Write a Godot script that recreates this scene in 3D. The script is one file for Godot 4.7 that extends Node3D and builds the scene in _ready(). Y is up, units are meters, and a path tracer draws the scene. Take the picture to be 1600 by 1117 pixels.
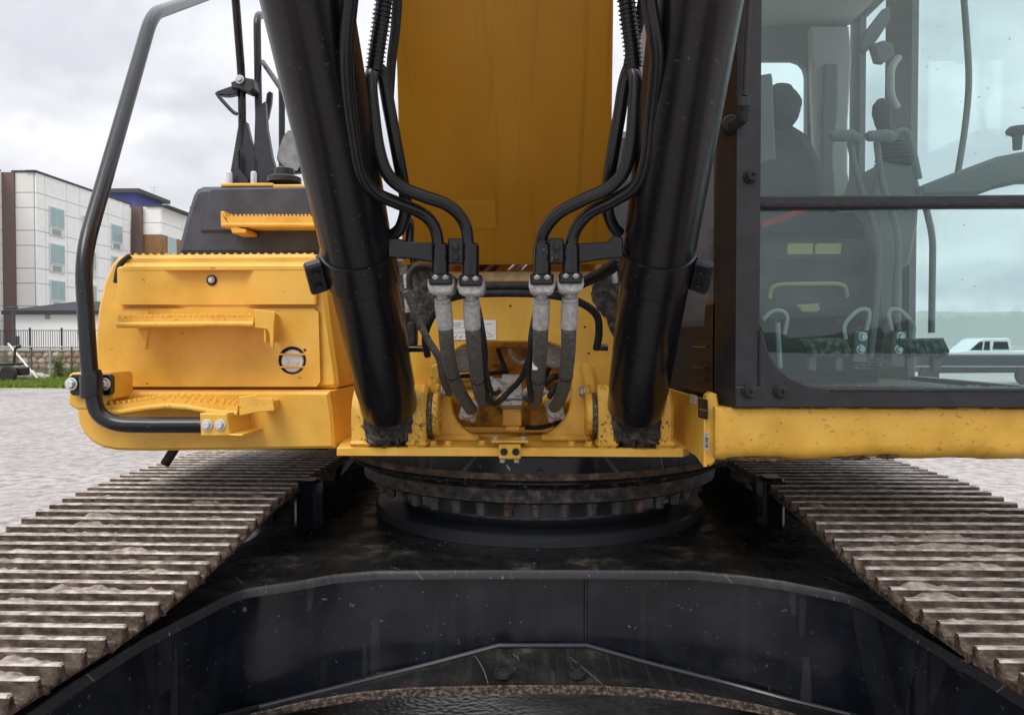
extends Node3D
# An excavator seen from the front, standing in a gravel yard; a hotel and fences behind it.
# Units are metres. D is the distance in front of the camera along -z; pt() turns a photo pixel and a D into a point.

const F := 1156.0
const EYE := Vector3(0, 1.65, 0)
var cam_basis := Basis.from_euler(Vector3(-atan(23.5 / F), atan(30.0 / F), 0))
var rng := RandomNumberGenerator.new()
var M := {}
var excavator: Node3D
var names_used := {}


func pt(px: float, py: float, d: float) -> Vector3:
	var w := cam_basis * Vector3((px - 800.0) / F, -(py - 558.5) / F, -1.0)
	return EYE + w * (d / -w.z)


func X(px: float, d: float) -> float:
	return pt(px, 535, d).x


func Y(py: float, d: float) -> float:
	return pt(830, py, d).y


# ---------------------------------------------------------------- mesh builder
class MB:
	var v := PackedVector3Array()

	func tri(a: Vector3, b: Vector3, c: Vector3) -> void:
		v.append(a); v.append(b); v.append(c)

	func quad(a: Vector3, b: Vector3, c: Vector3, d: Vector3) -> void:
		tri(a, b, c); tri(a, c, d)

	# a box with chamfered edges
	func box(c: Vector3, s: Vector3, bev := 0.004, bs := Basis.IDENTITY) -> void:
		var h := s * 0.5
		var b: float = minf(bev, minf(h.x, minf(h.y, h.z)) * 0.9)
		var p := func(x: float, y: float, z: float) -> Vector3: return c + bs * Vector3(x, y, z)
		if b <= 0.0002:
			for k in 3:
				for sg in [-1.0, 1.0]:
					var a := Vector3.ZERO; var u := Vector3.ZERO; var w := Vector3.ZERO
					a[k] = sg * h[k]; u[(k + 1) % 3] = h[(k + 1) % 3]; w[(k + 2) % 3] = h[(k + 2) % 3] * sg
					quad(c + bs * (a - u - w), c + bs * (a + u - w), c + bs * (a + u + w), c + bs * (a - u + w))
			return
		var i := h - Vector3(b, b, b)
		for k in 3:
			for sg in [-1.0, 1.0]:
				var a := Vector3.ZERO; var u := Vector3.ZERO; var w := Vector3.ZERO
				a[k] = sg * h[k]; u[(k + 1) % 3] = i[(k + 1) % 3]; w[(k + 2) % 3] = i[(k + 2) % 3] * sg
				quad(c + bs * (a - u - w), c + bs * (a + u - w), c + bs * (a + u + w), c + bs * (a - u + w))
		for k in 3:
			var k1 := (k + 1) % 3; var k2 := (k + 2) % 3
			for s1 in [-1.0, 1.0]:
				for s2 in [-1.0, 1.0]:
					var a := Vector3.ZERO; var e := Vector3.ZERO; var l := Vector3.ZERO
					a[k1] = s1 * h[k1]; a[k2] = s2 * i[k2]
					e[k1] = s1 * i[k1]; e[k2] = s2 * h[k2]
					l[k] = i[k] * s1 * s2
					quad(c + bs * (a - l), c + bs * (e - l), c + bs * (e + l), c + bs * (a + l))
		for sx in [-1.0, 1.0]:
			for sy in [-1.0, 1.0]:
				for sz in [-1.0, 1.0]:
					var q0 := c + bs * Vector3(sx * h.x, sy * i.y, sz * i.z)
					var q1 := c + bs * Vector3(sx * i.x, sy * h.y, sz * i.z)
					var q2 := c + bs * Vector3(sx * i.x, sy * i.y, sz * h.z)
					if sx * sy * sz > 0: tri(q0, q1, q2)
					else: tri(q0, q2, q1)

	# a plate: polygon in local xy, front face at z = 0 (towards +z), back at z = -thick; bev chamfers the front edge
	func prism(poly: PackedVector2Array, t: Transform3D, thick: float, bev := 0.0) -> void:
		var pts := poly.duplicate()
		var n := pts.size()
		var area := 0.0
		for k in n: area += pts[k].cross(pts[(k + 1) % n])
		if area < 0: pts.reverse()
		var ins := pts.duplicate()
		if bev > 0.0:
			for k in n:
				var e0 := (pts[k] - pts[(k + n - 1) % n]).normalized()
				var e1 := (pts[(k + 1) % n] - pts[k]).normalized()
				var n0 := Vector2(-e0.y, e0.x); var n1 := Vector2(-e1.y, e1.x)
				var m := (n0 + n1)
				var l := m.length()
				if l < 0.2: m = n0
				else: m = m / l * minf(1.0 / maxf(0.35, (m / l).dot(n0)), 2.5)
				ins[k] = pts[k] + m * bev
		var ix := Geometry2D.triangulate_polygon(pts)
		for k in range(0, ix.size(), 3):
			var a := ix[k]; var b := ix[k + 1]; var c := ix[k + 2]
			if (pts[b] - pts[a]).cross(pts[c] - pts[a]) < 0:
				var s := b; b = c; c = s
			tri(t * Vector3(ins[a].x, ins[a].y, 0), t * Vector3(ins[b].x, ins[b].y, 0), t * Vector3(ins[c].x, ins[c].y, 0))
			tri(t * Vector3(pts[a].x, pts[a].y, -thick), t * Vector3(pts[c].x, pts[c].y, -thick), t * Vector3(pts[b].x, pts[b].y, -thick))
		for k in n:
			var j := (k + 1) % n
			var z1 := -bev
			var a3 := t * Vector3(pts[k].x, pts[k].y, z1); var b3 := t * Vector3(pts[j].x, pts[j].y, z1)
			quad(t * Vector3(pts[k].x, pts[k].y, -thick), t * Vector3(pts[j].x, pts[j].y, -thick), b3, a3)
			if bev > 0.0:
				quad(a3, b3, t * Vector3(ins[j].x, ins[j].y, 0), t * Vector3(ins[k].x, ins[k].y, 0))

	# a round tube along a path; radii may vary
	func tube(path: Array, r, sides := 14, caps := true) -> void:
		var n := path.size()
		if n < 2: return
		var rings := []
		var up := Vector3.UP
		var last_t := Vector3.ZERO
		for k in n:
			var tg: Vector3 = (path[mini(k + 1, n - 1)] - path[maxi(k - 1, 0)])
			if tg.length() < 1e-7: tg = last_t
			tg = tg.normalized()
			if k == 0:
				up = Vector3.UP if absf(tg.y) < 0.9 else Vector3.RIGHT
			up = (up - tg * up.dot(tg))
			if up.length() < 1e-5: up = tg.cross(Vector3.RIGHT)
			up = up.normalized()
			last_t = tg
			var side := tg.cross(up)
			var rad: float = r[k] if r is Array else r
			var ring := PackedVector3Array()
			for s in sides:
				var a := TAU * s / sides
				ring.append(path[k] + (up * cos(a) + side * sin(a)) * rad)
			rings.append(ring)
		for k in n - 1:
			for s in sides:
				var s2 := (s + 1) % sides
				quad(rings[k][s], rings[k][s2], rings[k + 1][s2], rings[k + 1][s])
		if caps:
			for s in sides:
				var s2 := (s + 1) % sides
				tri(path[0], rings[0][s2], rings[0][s])
				tri(path[n - 1], rings[n - 1][s], rings[n - 1][s2])

	# turned shape: profile of Vector2(radius, height) along axis; from a0 to a1
	func lathe(prof: Array, t: Transform3D, segs := 24, a0 := 0.0, a1 := TAU) -> void:
		for k in segs:
			var u0 := a0 + (a1 - a0) * k / segs
			var u1 := a0 + (a1 - a0) * (k + 1) / segs
			for i in prof.size() - 1:
				var p: Vector2 = prof[i]; var q: Vector2 = prof[i + 1]
				var A := t * Vector3(p.x * cos(u0), p.y, -p.x * sin(u0)); var B := t * Vector3(p.x * cos(u1), p.y, -p.x * sin(u1))
				var C := t * Vector3(q.x * cos(u1), q.y, -q.x * sin(u1)); var D := t * Vector3(q.x * cos(u0), q.y, -q.x * sin(u0))
				if p.x > 1e-6 and q.x > 1e-6: quad(A, B, C, D)
				elif p.x > 1e-6: tri(A, B, D)
				elif q.x > 1e-6: tri(A, C, D)

	# a lumpy ball
	func lump(c: Vector3, s: Vector3, noise: FastNoiseLite, amp := 0.3, rows := 8, cols := 12, bs := Basis.IDENTITY) -> void:
		var g := []
		for i in rows + 1:
			var row := PackedVector3Array()
			for j in cols:
				var th := PI * i / rows; var ph := TAU * j / cols
				var d := Vector3(sin(th) * cos(ph), cos(th), sin(th) * sin(ph))
				var k := 1.0 + amp * noise.get_noise_3dv(d * 40.0 + c * 90.0)
				row.append(c + bs * (d * s * k))
			g.append(row)
		for i in rows:
			for j in cols:
				var j2 := (j + 1) % cols
				if i > 0: tri(g[i][j], g[i][j2], g[i + 1][j])
				if i < rows - 1: tri(g[i][j2], g[i + 1][j2], g[i + 1][j])

	# faces that meet at less than deg are drawn smooth
	func mesh(deg := 38.0) -> ArrayMesh:
		var nt := v.size() / 3
		var fn := PackedVector3Array(); fn.resize(nt)
		var at := {}
		var key := PackedInt64Array(); key.resize(v.size())
		for f in nt:
			fn[f] = (v[f * 3 + 1] - v[f * 3]).cross(v[f * 3 + 2] - v[f * 3])
			for k in 3:
				var p := v[f * 3 + k]
				var h: int = (int(roundf(p.x * 20000.0)) * 73856093) ^ (int(roundf(p.y * 20000.0)) * 19349663) ^ (int(roundf(p.z * 20000.0)) * 83492791)
				key[f * 3 + k] = h
				if at.has(h): at[h].append(f)
				else: at[h] = PackedInt32Array([f])
		var unit := PackedVector3Array(); unit.resize(nt)
		for f in nt: unit[f] = fn[f].normalized()
		var c := cos(deg_to_rad(deg))
		var vo := PackedVector3Array(); var no := PackedVector3Array()
		vo.resize(nt * 3); no.resize(nt * 3)
		var o := 0
		for f in nt:
			if fn[f].length_squared() < 1e-22: continue
			for k in [0, 2, 1]:
				var s := Vector3.ZERO
				for g in at[key[f * 3 + k]]:
					if unit[g].dot(unit[f]) >= c: s += fn[g]
				vo[o] = v[f * 3 + k]
				no[o] = s.normalized() if s.length_squared() > 1e-24 else unit[f]
				o += 1
		vo.resize(o); no.resize(o)
		var arr := []; arr.resize(Mesh.ARRAY_MAX)
		arr[Mesh.ARRAY_VERTEX] = vo; arr[Mesh.ARRAY_NORMAL] = no
		var m := ArrayMesh.new()
		m.add_surface_from_arrays(Mesh.PRIMITIVE_TRIANGLES, arr)
		return m


# ---------------------------------------------------------------- node helpers
func numbered(called: String) -> String:
	if not names_used.has(called):
		names_used[called] = 0
		return called
	names_used[called] += 1
	return "%s_%03d" % [called, names_used[called]]


func thing(called: String, label: String, category: String, at := Vector3.ZERO, group := "") -> Node3D:
	var o := Node3D.new()
	o.name = numbered(called)
	add_child(o)
	o.position = at
	o.set_meta("label", label); o.set_meta("category", category)
	if group != "": o.set_meta("group", group)
	return o


func group_part(called: String, parent: Node3D, label := "") -> Node3D:
	var o := Node3D.new()
	o.name = called
	parent.add_child(o, true)
	if label != "": o.set_meta("label", label)
	return o


# meshes are given in world coordinates; the node takes off where its parents stand
func put(called: String, mesh: Mesh, mat: Material, parent: Node3D, t := Transform3D.IDENTITY, label := "") -> MeshInstance3D:
	var o := MeshInstance3D.new()
	o.name = called
	o.mesh = mesh
	o.material_override = mat
	var q: Node = parent
	while q is Node3D and q != self:
		t.origin -= q.position
		q = q.get_parent()
	o.transform = t
	parent.add_child(o, true)
	if label != "": o.set_meta("label", label)
	return o


func make(called: String, b: MB, mat: Material, parent: Node3D, deg := 38.0, label := "") -> MeshInstance3D:
	return put(called, b.mesh(deg), mat, parent, Transform3D.IDENTITY, label)


func setting(called: String, b: MB, mat: Material, deg := 38.0) -> MeshInstance3D:
	var o := make(numbered(called), b, mat, self, deg)
	o.set_meta("kind", "structure")
	return o


func poly_px(pts: Array, d: float) -> PackedVector2Array:
	var out := PackedVector2Array()
	for p in pts:
		var w := pt(p[0], p[1], d)
		out.append(Vector2(w.x, w.y))
	return out


# front plate drawn in photo pixels at distance d
func plate(b: MB, pts: Array, d: float, thick: float, bev := 0.004) -> void:
	b.prism(poly_px(pts, d), Transform3D(Basis.IDENTITY, Vector3(0, 0, -d)), thick, bev)


# box between pixel bounds at distance d
func pbox(b: MB, x0: float, y0: float, x1: float, y1: float, d: float, thick: float, bev := 0.004) -> void:
	var p := pt(x0, y0, d); var q := pt(x1, y1, d)
	b.box(Vector3((p.x + q.x) / 2, (p.y + q.y) / 2, -d - thick / 2), Vector3(absf(q.x - p.x), absf(q.y - p.y), thick), bev)


# profile in (D, Y) swept along x from x0 to x1
func sweep_x(b: MB, prof: Array, x0: float, x1: float, bev := 0.0) -> void:
	var poly := PackedVector2Array()
	for p in prof: poly.append(Vector2(p[0], p[1]))
	# local x -> -z world, local y -> y, local z -> +x
	b.prism(poly, Transform3D(Basis(Vector3(0, 0, -1), Vector3(0, 1, 0), Vector3(1, 0, 0)), Vector3(x1, 0, 0)), x1 - x0, bev)


# outline in (x, D) swept down from y1 to y0
func sweep_y(b: MB, prof: Array, y0: float, y1: float, bev := 0.0) -> void:
	var poly := PackedVector2Array()
	for p in prof: poly.append(Vector2(p[0], p[1]))
	# local x -> x, local y -> -z, local z -> up
	b.prism(poly, Transform3D(Basis(Vector3(1, 0, 0), Vector3(0, 0, -1), Vector3(0, 1, 0)), Vector3(0, y1, 0)), y1 - y0, bev)


# corners rounded by radius rad
func rounded(pts: Array, rad: float, n := 6) -> Array:
	var out := [pts[0]]
	for k in range(1, pts.size() - 1):
		var a: Vector3 = pts[k - 1]; var p: Vector3 = pts[k]; var c: Vector3 = pts[k + 1]
		var r0 := minf(rad, (a - p).length() * 0.49)
		var r1 := minf(rad, (c - p).length() * 0.49)
		var s := p + (a - p).normalized() * r0
		var e := p + (c - p).normalized() * r1
		for i in n + 1:
			var t := float(i) / n
			out.append(s.lerp(p, t).lerp(p.lerp(e, t), t))
	out.append(pts[-1])
	return out


# smooth curve through points
func spline(pts: Array, n := 8) -> Array:
	var out := []
	for k in pts.size() - 1:
		var p0: Vector3 = pts[maxi(k - 1, 0)]; var p1: Vector3 = pts[k]
		var p2: Vector3 = pts[k + 1]; var p3: Vector3 = pts[mini(k + 2, pts.size() - 1)]
		for i in n:
			out.append(p1.cubic_interpolate(p2, p0, p3, float(i) / n))
	out.append(pts[-1])
	return out


func px3(pts: Array) -> Array:
	var out := []
	for p in pts: out.append(pt(p[0], p[1], p[2]))
	return out


func axis_to(dir: Vector3, at: Vector3) -> Transform3D:
	var y := dir.normalized()
	var x := y.cross(Vector3.FORWARD)
	if x.length() < 0.01: x = y.cross(Vector3.RIGHT)
	x = x.normalized()
	return Transform3D(Basis(x, y, x.cross(y)), at)


var bolt_mesh := {}
func hexbolt(r: float) -> ArrayMesh:
	if bolt_mesh.has(r): return bolt_mesh[r]
	var b := MB.new()
	b.lathe([Vector2(r * 1.45, 0), Vector2(r * 1.45, r * 0.22), Vector2(r * 1.38, r * 0.28), Vector2(r * 1.0, r * 0.28)], Transform3D.IDENTITY, 18)
	b.lathe([Vector2(r, r * 0.2), Vector2(r, r * 0.95), Vector2(r * 0.86, r * 1.1), Vector2(0, r * 1.1)], Transform3D.IDENTITY, 6)
	bolt_mesh[r] = b.mesh(25)
	return bolt_mesh[r]


func bolt(at: Vector3, dir: Vector3, r: float, mat: Material, parent: Node3D) -> void:
	var t := axis_to(dir, at)
	put("bolt", hexbolt(r), mat, parent, t)


# ---------------------------------------------------------------- materials
func noise_map(freq: float, colors: Array, stops: Array, sd: int, size := 512, oct := 4, kind := FastNoiseLite.TYPE_SIMPLEX_SMOOTH, normal := false) -> NoiseTexture2D:
	var n := FastNoiseLite.new()
	n.noise_type = kind
	n.seed = sd
	n.frequency = freq
	n.fractal_octaves = oct
	n.fractal_type = FastNoiseLite.FRACTAL_FBM
	n.fractal_gain = 0.62 if oct > 5 else 0.5
	var t := NoiseTexture2D.new()
	t.width = size; t.height = size
	t.seamless = true
	t.noise = n
	t.generate_mipmaps = false
	if normal:
		t.as_normal_map = true
	if colors.size():
		var g := Gradient.new()
		g.offsets = PackedFloat32Array(stops)
		g.colors = PackedColorArray(colors)
		t.color_ramp = g
	return t


func lin(r: float, g: float, b: float, a := 1.0) -> Color:
	return Color(r, g, b, a).linear_to_srgb()


func mat(c: Color, rough := 0.6, metal := 0.0, tex: Texture2D = null, scale := 1.0, bump: Texture2D = null, bump_cm := 0.1, rough_tex: Texture2D = null) -> StandardMaterial3D:
	var m := StandardMaterial3D.new()
	m.albedo_color = c
	m.roughness = rough
	m.metallic = metal
	m.uv1_triplanar = true
	m.uv1_world_triplanar = true
	m.uv1_scale = Vector3.ONE * scale
	if tex: m.albedo_texture = tex
	if rough_tex:
		m.roughness_texture = rough_tex
		m.roughness_texture_channel = BaseMaterial3D.TEXTURE_CHANNEL_RED
	if bump:
		m.heightmap_enabled = true
		m.heightmap_texture = bump
		m.heightmap_scale = bump_cm
	return m


func gray(v: float) -> Color:
	return Color(v, v, v)


# small marks (scratches, splashes, chips) with the alpha they cover
func marks_image(size: int, sd: int, jobs: Array) -> ImageTexture:
	var im := Image.create(size, size, false, Image.FORMAT_RGBA8)
	var c0: Color = jobs[0].color
	im.fill(Color(c0.r, c0.g, c0.b, 0.0))
	var r := RandomNumberGenerator.new()
	r.seed = sd
	for j in jobs:
		var heart := []
		for k in j.get("clumps", 0): heart.append(Vector2(r.randf(), r.randf()) * size)
		for k in j.n:
			var p := Vector2(r.randf() * size, r.randf() * size)
			if heart.size() and r.randf() < 0.8: p = heart[r.randi() % heart.size()] + Vector2(r.randfn(), r.randfn()) * size * (0.02 + 0.05 * r.randf())
			var ang: float = j.angle + r.randfn() * j.spread
			var l: float = j.len * (0.25 + r.randf() * 1.5)
			var w: float = j.width * (0.5 + r.randf())
			var al: float = j.alpha * (0.4 + 0.6 * r.randf())
			var steps := int(maxf(1.0, l))
			var bend := r.randfn() * minf(0.004, 0.12 / l)
			for s in steps:
				var t := float(s) / steps
				var ww := maxf(0.5, w * (0.4 + 0.6 * sin(PI * (0.08 + 0.84 * t))))
				var rad := int(ceilf(ww))
				if rad > 6:
					im.fill_rect(Rect2i(clampi(int(p.x) - rad, 0, size - 1), clampi(int(p.y), 0, size - 1), rad * 2, 2), Color(j.color.r, j.color.g, j.color.b, al))
					p += Vector2(cos(ang), sin(ang))
					continue
				for dx in range(-rad, rad + 1):
					for dy in range(-rad, rad + 1):
						var q := Vector2(dx, dy)
						if q.length() <= ww:
							var ix := posmod(int(p.x) + dx, size); var iy := posmod(int(p.y) + dy, size)
							var old := im.get_pixel(ix, iy)
							if old.a < al: im.set_pixel(ix, iy, Color(j.color.r, j.color.g, j.color.b, al))
				p += Vector2(cos(ang), sin(ang))
				ang += bend
	return ImageTexture.create_from_image(im)


func with_marks(m: StandardMaterial3D, t: Texture2D) -> StandardMaterial3D:
	m.detail_enabled = true
	m.detail_albedo = t
	m.detail_blend_mode = BaseMaterial3D.BLEND_MODE_MIX
	return m


# ---------------------------------------------------------------- the scene
func _ready() -> void:
	rng.seed = 7
	# camera
	var cam := Camera3D.new()
	cam.name = "camera"
	cam.fov = rad_to_deg(2.0 * atan(558.5 / F))
	cam.near = 0.05
	cam.far = 3000.0
	cam.transform = Transform3D(cam_basis, EYE)
	add_child(cam)
	cam.current = true
	# overcast sky: brighter towards the zenith, soft cloud structure
	var env := Environment.new()
	env.background_mode = Environment.BG_SKY
	var sky := Sky.new()
	var psm := PanoramaSkyMaterial.new()
	psm.panorama = ImageTexture.create_from_image(sky_image())
	sky.sky_material = psm
	env.sky = sky
	env.background_energy_multiplier = 1.0
	env.tonemap_mode = Environment.TONE_MAPPER_LINEAR
	env.tonemap_exposure = 1.0
	env.sdfgi_enabled = true
	env.ssao_enabled = true
	env.ssil_enabled = true
	var we := WorldEnvironment.new()
	we.name = "environment"
	we.environment = env
	add_child(we)
	# the sun behind thin cloud
	var sun := DirectionalLight3D.new()
	sun.name = "sun"
	sun.light_energy = 0.5
	sun.light_angular_distance = 25.0
	sun.light_color = Color(1.0, 0.97, 0.93)
	sun.shadow_enabled = true
	sun.rotation_degrees = Vector3(-50, -28, 0)
	add_child(sun)

	make_materials()
	build_ground()
	build_background()
	excavator = thing("excavator", "large yellow and black tracked excavator with raised boom and glass cab", "excavator", Vector3(0.03, 0, -3.4))
	build_undercarriage()
	build_swing()
	build_platform()
	build_boom()
	build_cylinders()
	build_hoses()
	build_storage()
	build_rails()
	build_cab()


func sky_image() -> Image:
	var w := 1024; var h := 512
	var im := Image.create(w, h, false, Image.FORMAT_RGBF)
	var n := FastNoiseLite.new()
	n.seed = 11; n.frequency = 1.6; n.fractal_octaves = 5; n.fractal_gain = 0.5
	n.domain_warp_enabled = true; n.domain_warp_amplitude = 0.25; n.domain_warp_frequency = 1.2
	for y in h:
		var el := PI * (0.5 - (y + 0.5) / h)
		var se := maxf(sin(el), 0.0)
		for x in w:
			var az := TAU * (x + 0.5) / w
			var d := Vector3(cos(el) * cos(az), sin(el), cos(el) * sin(az))
			# clouds lie in a layer: stretch towards the horizon
			var p := Vector3(d.x, 0.0, d.z) / (absf(d.y) + 0.35) * 1.5 + Vector3(0, d.y * 0.8, 0)
			var c := n.get_noise_3dv(p)
			var t := clampf(0.5 + 1.25 * c, 0.0, 1.0)
			var lum := 0.94 * (1.0 + 1.9 * se * se * se)
			var col := Color(0.88, 0.905, 0.98).lerp(Color(1.03, 1.04, 1.07), t) * lum * (0.86 + 0.20 * t)
			if el < 0.0: col = Color(0.42, 0.40, 0.39)
			im.set_pixel(x, y, col)
	return im


func make_materials() -> void:
	var fine := noise_map(0.05, [gray(0.0), gray(1.0)], [0.2, 0.8], 3, 512, 5)
	var mid := noise_map(0.012, [gray(0.0), gray(1.0)], [0.25, 0.75], 4, 512, 5)
	var peel := noise_map(0.09, [gray(0.35), gray(0.65)], [0.0, 1.0], 5, 256, 2)
	# yellow paint with grime and chips
	var ytex := noise_map(0.010, [lin(0.69, 0.372, 0.044), lin(0.78, 0.440, 0.060), lin(0.82, 0.478, 0.078)], [0.2, 0.5, 0.8], 21, 512, 6)
	var chips := marks_image(1024, 5, [
		{"color": Color(0.16, 0.10, 0.06), "n": 90, "angle": 0.1, "spread": 0.5, "len": 7.0, "width": 1.1, "alpha": 0.8},
		{"color": Color(0.30, 0.20, 0.10), "n": 240, "angle": 1.5, "spread": 1.0, "len": 3.0, "width": 0.8, "alpha": 0.55},
		{"color": Color(0.93, 0.78, 0.50), "n": 120, "angle": 0.0, "spread": 0.7, "len": 9.0, "width": 0.6, "alpha": 0.35}])
	M.yellow = with_marks(mat(Color.WHITE, 0.42, 0.0, ytex, 0.55), chips)
	M.yellow.roughness = 0.40
	# the same paint, the shade under the boom put into a darker colour
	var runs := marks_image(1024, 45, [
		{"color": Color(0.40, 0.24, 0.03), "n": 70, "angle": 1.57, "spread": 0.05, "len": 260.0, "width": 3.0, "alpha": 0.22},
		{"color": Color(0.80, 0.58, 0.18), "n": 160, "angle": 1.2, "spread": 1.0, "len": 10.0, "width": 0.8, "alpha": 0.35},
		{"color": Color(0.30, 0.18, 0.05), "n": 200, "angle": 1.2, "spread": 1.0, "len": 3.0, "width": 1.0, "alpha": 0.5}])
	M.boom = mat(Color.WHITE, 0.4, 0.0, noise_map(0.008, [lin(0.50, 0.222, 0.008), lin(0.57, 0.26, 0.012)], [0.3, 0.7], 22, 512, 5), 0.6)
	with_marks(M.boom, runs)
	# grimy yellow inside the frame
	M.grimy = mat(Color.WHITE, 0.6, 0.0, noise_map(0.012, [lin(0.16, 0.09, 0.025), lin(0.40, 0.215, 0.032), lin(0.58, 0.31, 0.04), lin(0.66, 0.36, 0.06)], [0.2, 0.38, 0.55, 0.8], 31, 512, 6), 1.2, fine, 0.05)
	var rustfleck := marks_image(1024, 15, [
		{"color": Color(0.14, 0.09, 0.06), "n": 2600, "angle": 1.5, "spread": 1.5, "len": 7.0, "width": 3.0, "alpha": 0.92, "clumps": 40},
		{"color": Color(0.40, 0.22, 0.10), "n": 700, "angle": 1.5, "spread": 1.5, "len": 5.0, "width": 2.4, "alpha": 0.8, "clumps": 40}])
	var scuffs := marks_image(1024, 35, [
		{"color": Color(0.42, 0.27, 0.10), "n": 520, "angle": 0.0, "spread": 0.5, "len": 12.0, "width": 1.8, "alpha": 0.6, "clumps": 60},
		{"color": Color(0.20, 0.14, 0.08), "n": 300, "angle": 0.3, "spread": 1.2, "len": 5.0, "width": 1.6, "alpha": 0.75, "clumps": 60},
		{"color": Color(0.96, 0.84, 0.62), "n": 260, "angle": 0.0, "spread": 0.4, "len": 14.0, "width": 1.2, "alpha": 0.5}])
	M.tread = with_marks(mat(Color.WHITE, 0.5, 0.0, ytex, 1.0), scuffs)
	M.lug = with_marks(mat(Color.WHITE, 0.5, 0.0, ytex, 1.0, fine, 0.05), rustfleck)
	# black gloss paint
	var bmarks := marks_image(1024, 9, [
		{"color": Color(0.55, 0.54, 0.52), "n": 420, "angle": 1.4, "spread": 1.2, "len": 3.0, "width": 1.3, "alpha": 0.6}])
	M.black = with_marks(mat(Color.WHITE, 0.25, 0.0, noise_map(0.014, [lin(0.0055, 0.006, 0.009), lin(0.010, 0.011, 0.015)], [0.3, 0.7], 41, 512, 5), 0.8), bmarks)
	M.black_tube = mat(lin(0.010, 0.011, 0.014), 0.24, 0.0)
	M.rubber = mat(Color.WHITE, 0.72, 0.0, noise_map(0.03, [lin(0.012, 0.012, 0.013), lin(0.028, 0.027, 0.027)], [0.3, 0.7], 43), 2.0, fine, 0.05)
	# undercarriage black with scratches, splashes and dust
	var usplash := marks_image(2048, 12, [
		{"color": Color(0.62, 0.62, 0.62), "n": 300, "angle": 1.3, "spread": 0.9, "len": 9.0, "width": 1.5, "alpha": 0.5, "clumps": 14},
		{"color": Color(0.78, 0.78, 0.76), "n": 60, "angle": 1.2, "spread": 0.9, "len": 12.0, "width": 2.6, "alpha": 0.8, "clumps": 9},
		{"color": Color(0.50, 0.47, 0.42), "n": 700, "angle": 0.4, "spread": 1.6, "len": 4.0, "width": 1.8, "alpha": 0.5, "clumps": 40},
		{"color": Color(0.66, 0.63, 0.56), "n": 12, "angle": 0.9, "spread": 0.7, "len": 170.0, "width": 2.6, "alpha": 0.7},
		{"color": Color(0.055, 0.055, 0.06), "n": 40, "angle": 1.57, "spread": 0.03, "len": 420.0, "width": 11.0, "alpha": 0.35},
		{"color": Color(0.30, 0.28, 0.25), "n": 34, "angle": 1.57, "spread": 0.03, "len": 360.0, "width": 8.0, "alpha": 0.07}])
	M.under = with_marks(mat(Color.WHITE, 0.24, 0.0, noise_map(0.018, [lin(0.005, 0.006, 0.010), lin(0.008, 0.010, 0.016), lin(0.014, 0.0165, 0.024)], [0.3, 0.5, 0.75], 51, 512, 6), 0.47, null, 0.0, noise_map(0.02, [gray(0.6), gray(1.0)], [0.35, 0.65], 52)), usplash)
	M.under.metallic_specular = 0.45
	M.scuffed = with_marks(mat(lin(0.030, 0.031, 0.035), 0.45), usplash)
	M.under_top = with_marks(mat(Color.WHITE, 0.42, 0.0, noise_map(0.008, [lin(0.009, 0.009, 0.010), lin(0.014, 0.014, 0.015), lin(0.028, 0.026, 0.023), lin(0.12, 0.105, 0.082)], [0.35, 0.55, 0.72, 0.95], 53, 512, 6), 0.9, fine, 0.06, noise_map(0.015, [gray(0.55), gray(1.0)], [0.35, 0.65], 54)), usplash)
	M.greasy = mat(Color.WHITE, 0.62, 0.0, noise_map(0.03, [lin(0.014, 0.012, 0.010), lin(0.042, 0.035, 0.030), lin(0.13, 0.105, 0.085)], [0.35, 0.55, 0.85], 61, 512, 6), 1.4, fine, 0.3)
	M.boltmetal = mat(Color.WHITE, 0.5, 0.0, noise_map(0.04, [lin(0.045, 0.040, 0.037), lin(0.11, 0.10, 0.092)], [0.3, 0.7], 64), 4.0)
	M.drum = with_marks(mat(lin(0.026, 0.028, 0.035), 0.28), bmarks)
	M.rust = mat(Color.WHITE, 0.7, 0.0, noise_map(0.02, [lin(0.03, 0.022, 0.018), lin(0.10, 0.055, 0.035), lin(0.19, 0.14, 0.11)], [0.3, 0.55, 0.8], 62, 512, 6), 1.5, fine, 0.2)
	M.worn = mat(Color.WHITE, 0.5, 0.3, noise_map(0.05, [lin(0.022, 0.017, 0.013), lin(0.075, 0.056, 0.041), lin(0.22, 0.18, 0.145)], [0.3, 0.5, 0.75], 63, 512, 6), 2.0, fine, 0.15)
	# track shoes: worn, muddy steel
	M.shoe = mat(Color.WHITE, 0.66, 0.0, noise_map(0.035, [lin(0.030, 0.020, 0.014), lin(0.068, 0.048, 0.036), lin(0.115, 0.086, 0.066), lin(0.26, 0.21, 0.17)], [0.25, 0.48, 0.68, 0.92], 71, 512, 7), 1.6, fine, 0.25)
	M.shoe.metallic_specular = 0.3
	M.shoe.uv1_scale = Vector3(0.9, 1.8, 1.8)
	M.crest = mat(Color.WHITE, 0.45, 0.2, noise_map(0.05, [lin(0.15, 0.118, 0.097), lin(0.34, 0.295, 0.26), lin(0.56, 0.525, 0.49)], [0.25, 0.5, 0.75], 72, 512, 6), 1.6)  # worn steel, made paler to carry the sky light on the tops
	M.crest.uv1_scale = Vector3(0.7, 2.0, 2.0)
	M.mud = mat(Color.WHITE, 0.85, 0.0, noise_map(0.025, [lin(0.15, 0.12, 0.094), lin(0.28, 0.235, 0.19), lin(0.44, 0.38, 0.315)], [0.25, 0.5, 0.8], 73, 512, 6), 2.0, fine, 0.25)
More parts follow.
